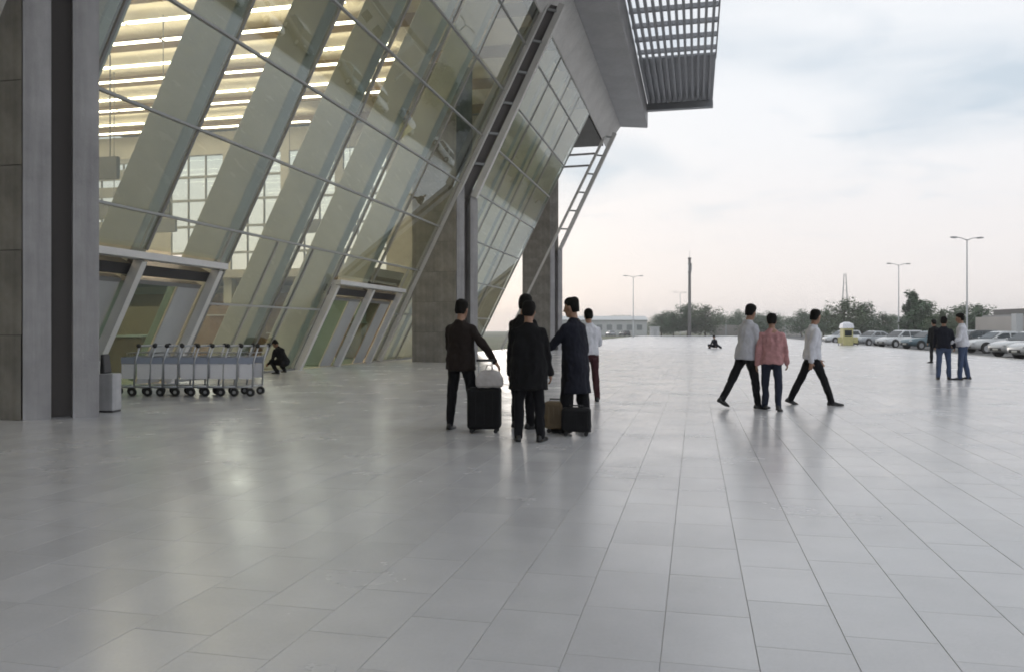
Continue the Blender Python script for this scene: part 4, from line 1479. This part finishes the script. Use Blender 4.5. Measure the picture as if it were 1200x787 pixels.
# ------------------------------------------------------------------ trees
def make_tree(seed, h, spread, leafm, kind='round', nleaf=4200):
    r = random.Random(seed)
    t = thing('tree', 'x', 'tree')
    tr = MB()
    th = h * 0.20
    pts = [Vector((0, 0, 0))]
    for k in range(4):
        pts.append(pts[-1] + Vector((r.uniform(-0.12, 0.12), r.uniform(-0.12, 0.12), th / 4)))
    top = Vector((r.uniform(-0.3, 0.3), r.uniform(-0.3, 0.3), h * 0.86))
    tr.tube(pts + [pts[-1].lerp(top, 0.5), top], [0.032 * h, 0.026 * h, 0.024 * h, 0.022 * h, 0.02 * h, 0.012 * h, 0.004 * h], 8)
    clumps = [(top, spread * 0.24)]
    nl = 19
    for k in range(nl):
        a = 2.4 * k + r.uniform(-0.4, 0.4)
        f = (k + 0.5) / nl
        zz = h * (0.12 + 0.78 * f)
        if kind == 'tall':
            prof = 0.95 * (1 - f) ** 0.8 + 0.10
        else:
            prof = math.sqrt(max(0.06, 1 - ((f - 0.42) / 0.62) ** 2))
        rad = spread * 0.78 * prof * r.uniform(0.55, 1.08)
        end = Vector((rad * math.cos(a), rad * math.sin(a), zz + r.uniform(-0.04, 0.04) * h))
        start = pts[-1].lerp(top, max(0.0, f - 0.3))
        mid = start.lerp(end, 0.5) + Vector((0, 0, 0.03 * h * r.random()))
        tr.tube([start, mid, end], [0.012 * h, 0.008 * h, 0.003 * h], 6)
        cs = spread * r.uniform(0.20, 0.38) * (0.8 if kind == 'tall' else 1.0)
        clumps.append((end, cs))
        clumps.append((mid, cs * 0.8))
    tr.build('trunk', 'bark', t, smooth=True)
    lf = MB()
    for k in range(nleaf):
        c, rad = clumps[int(r.random() * len(clumps))]
        d = Vector((r.gauss(0, 1), r.gauss(0, 1), r.gauss(0, 0.75)))
        d = d.normalized() * rad * (r.random() ** 0.45)
        p = c + d
        if p.z < 0.15:
            continue
        s = h * r.uniform(0.013, 0.027)
        q = Matrix.Rotation(r.uniform(0, 6.28), 3, 'Z') @ Matrix.Rotation(r.uniform(-1.1, 1.1), 3, 'X')
        lf.add([p + q @ Vector(v_) * s for v_ in ((-1, -0.6, 0), (0.2, -0.75, 0.15), (1.1, 0.1, 0), (0.1, 0.7, 0.2), (-0.9, 0.5, 0))], [(0, 1, 2, 3, 4)])
    cr = bpy.data.meshes.new('crown')
    cr.from_pydata([tuple(v_) for v_ in lf.v], [], lf.f)
    cr.update()
    cr.materials.append(MATS[leafm])
    o = bpy.data.objects.new('crown', cr)
    COL.objects.link(o)
    place(o, t, (0, 0, 0))
    return t


protos = [make_tree(1, 7.5, 3.6, 'leaf_dark'), make_tree(2, 7.5, 4.2, 'leaf_olive'), make_tree(3, 9.0, 3.2, 'leaf_dark', 'tall'), make_tree(4, 6.0, 4.2, 'leaf_dark', nleaf=3600)]
pused = [False] * 4
tree_count = 0


def put_tree(p, x, fwd, top, label, group='trees along the horizon', wide=1.0, xy=None):
    """top: picture row (of 787) its crown reaches, horizon at 387"""
    if pused[p]:
        o = copy_tree(protos[p])
    else:
        o = protos[p]
        pused[p] = True
    h0 = (7.5, 7.5, 9.0, 6.0)[p] * (0.97 if p != 2 else 1.0)
    h = 1.35 + (387 - top) * fwd / 933 + 0.165
    s = h / h0
    px_, py_ = xy or at(x, fwd)
    o.location = (px_, py_, -0.17)
    o.scale = (s * wide, s * wide, s)
    o.rotation_euler = (0, 0, rng.uniform(0, 6.28))
    tag(o, label, 'tree', group)
    return o


put_tree(0, 806, 212, 356, 'dark rounded tree directly under the mast', wide=1.2)
put_tree(1, 826, 209, 357, 'bushy olive tree just right of the mast, widest of the mast clump', wide=1.25)
put_tree(0, 789, 210, 364, 'dark tree left of the mast behind the far lamp post')
put_tree(3, 775, 216, 366, 'low dark tree at the left end of the mast clump')
put_tree(3, 845, 224, 368, 'low dark tree at the right end of the mast clump', wide=1.1)
put_tree(3, 866, 232, 364, 'small dark tree behind the pale boundary wall')
put_tree(1, 990, 150, 350, 'rounded olive tree behind the yellow kiosk', wide=1.05)
put_tree(0, 1010, 156, 354, 'dark rounded tree right behind the yellow kiosk tree')
put_tree(2, 1070, 128, 338, 'tall pointed dark tree beside the fainter lamp post', wide=1.15)
put_tree(0, 1083, 124, 352, 'dark tree at the right foot of the pointed tree')
put_tree(1, 1104, 112, 362, 'olive brown tree behind the jeans group')
put_tree(3, 1126, 118, 357, 'dark tree behind the tall lamp post', wide=1.15)
put_tree(0, 1150, 122, 357, 'broad dark tree between the tall lamp post and the beige building', wide=1.25)
put_tree(3, 965, 170, 362, 'low tree left of the yellow kiosk tree')
put_tree(3, 1035, 150, 367, 'low dark tree between the kiosk and the pointed tree', wide=1.2)
put_tree(3, 940, 190, 364, 'low dark tree directly behind the rightmost walker', wide=1.2)
put_tree(3, 905, 205, 366, 'low dark tree behind the middle walker', wide=1.2)
put_tree(3, 884, 212, 366, 'low dark tree behind the leftmost walker', wide=1.2)
# belt beyond and the trees along the car park that the glass mirrors
for k in range(34):
    x = 690 + 16 * k + rng.uniform(-5, 5)
    put_tree(rng.choice((0, 3, 1)), x, rng.uniform(260, 330), rng.uniform(367, 373), 'small hazy tree in the belt along the far horizon', 'hazy trees of the far belt', wide=1.35)
for k in range(16):
    put_tree(rng.choice((0, 1, 0, 3)), 0, 130, rng.uniform(352, 364), 'dark tree beyond the car park mirrored in the glass front', 'trees along the car park', wide=1.25, xy=(62 + 5.6 * k + rng.uniform(-2, 2), 132 - 5.5 * k + rng.uniform(-4, 4)))
hz_m = bpy.data.materials.new('haze_air')
hz_m.use_nodes = True
hz_m.node_tree.nodes.clear()
hv = hz_m.node_tree.nodes.new('ShaderNodeVolumePrincipled')
hv.inputs['Color'].default_value = (0.99, 0.99, 1.0, 1)
hv.inputs['Density'].default_value = 0.0007
hv.inputs['Anisotropy'].default_value = 0.3
ho = hz_m.node_tree.nodes.new('ShaderNodeOutputMaterial')
hz_m.node_tree.links.new(hv.outputs[0], ho.inputs['Volume'])
MATS['haze_air'] = hz_m
hz = MB().box(-1210, 1210, -1210, 1210, -1.2, 26.5).build('haze', 'haze_air')
tag(hz, 'thin pale evening haze over the whole forecourt', None, kind='stuff')
bpy.data.scenes.remove(TMP)
bpy.context.view_layer.update()
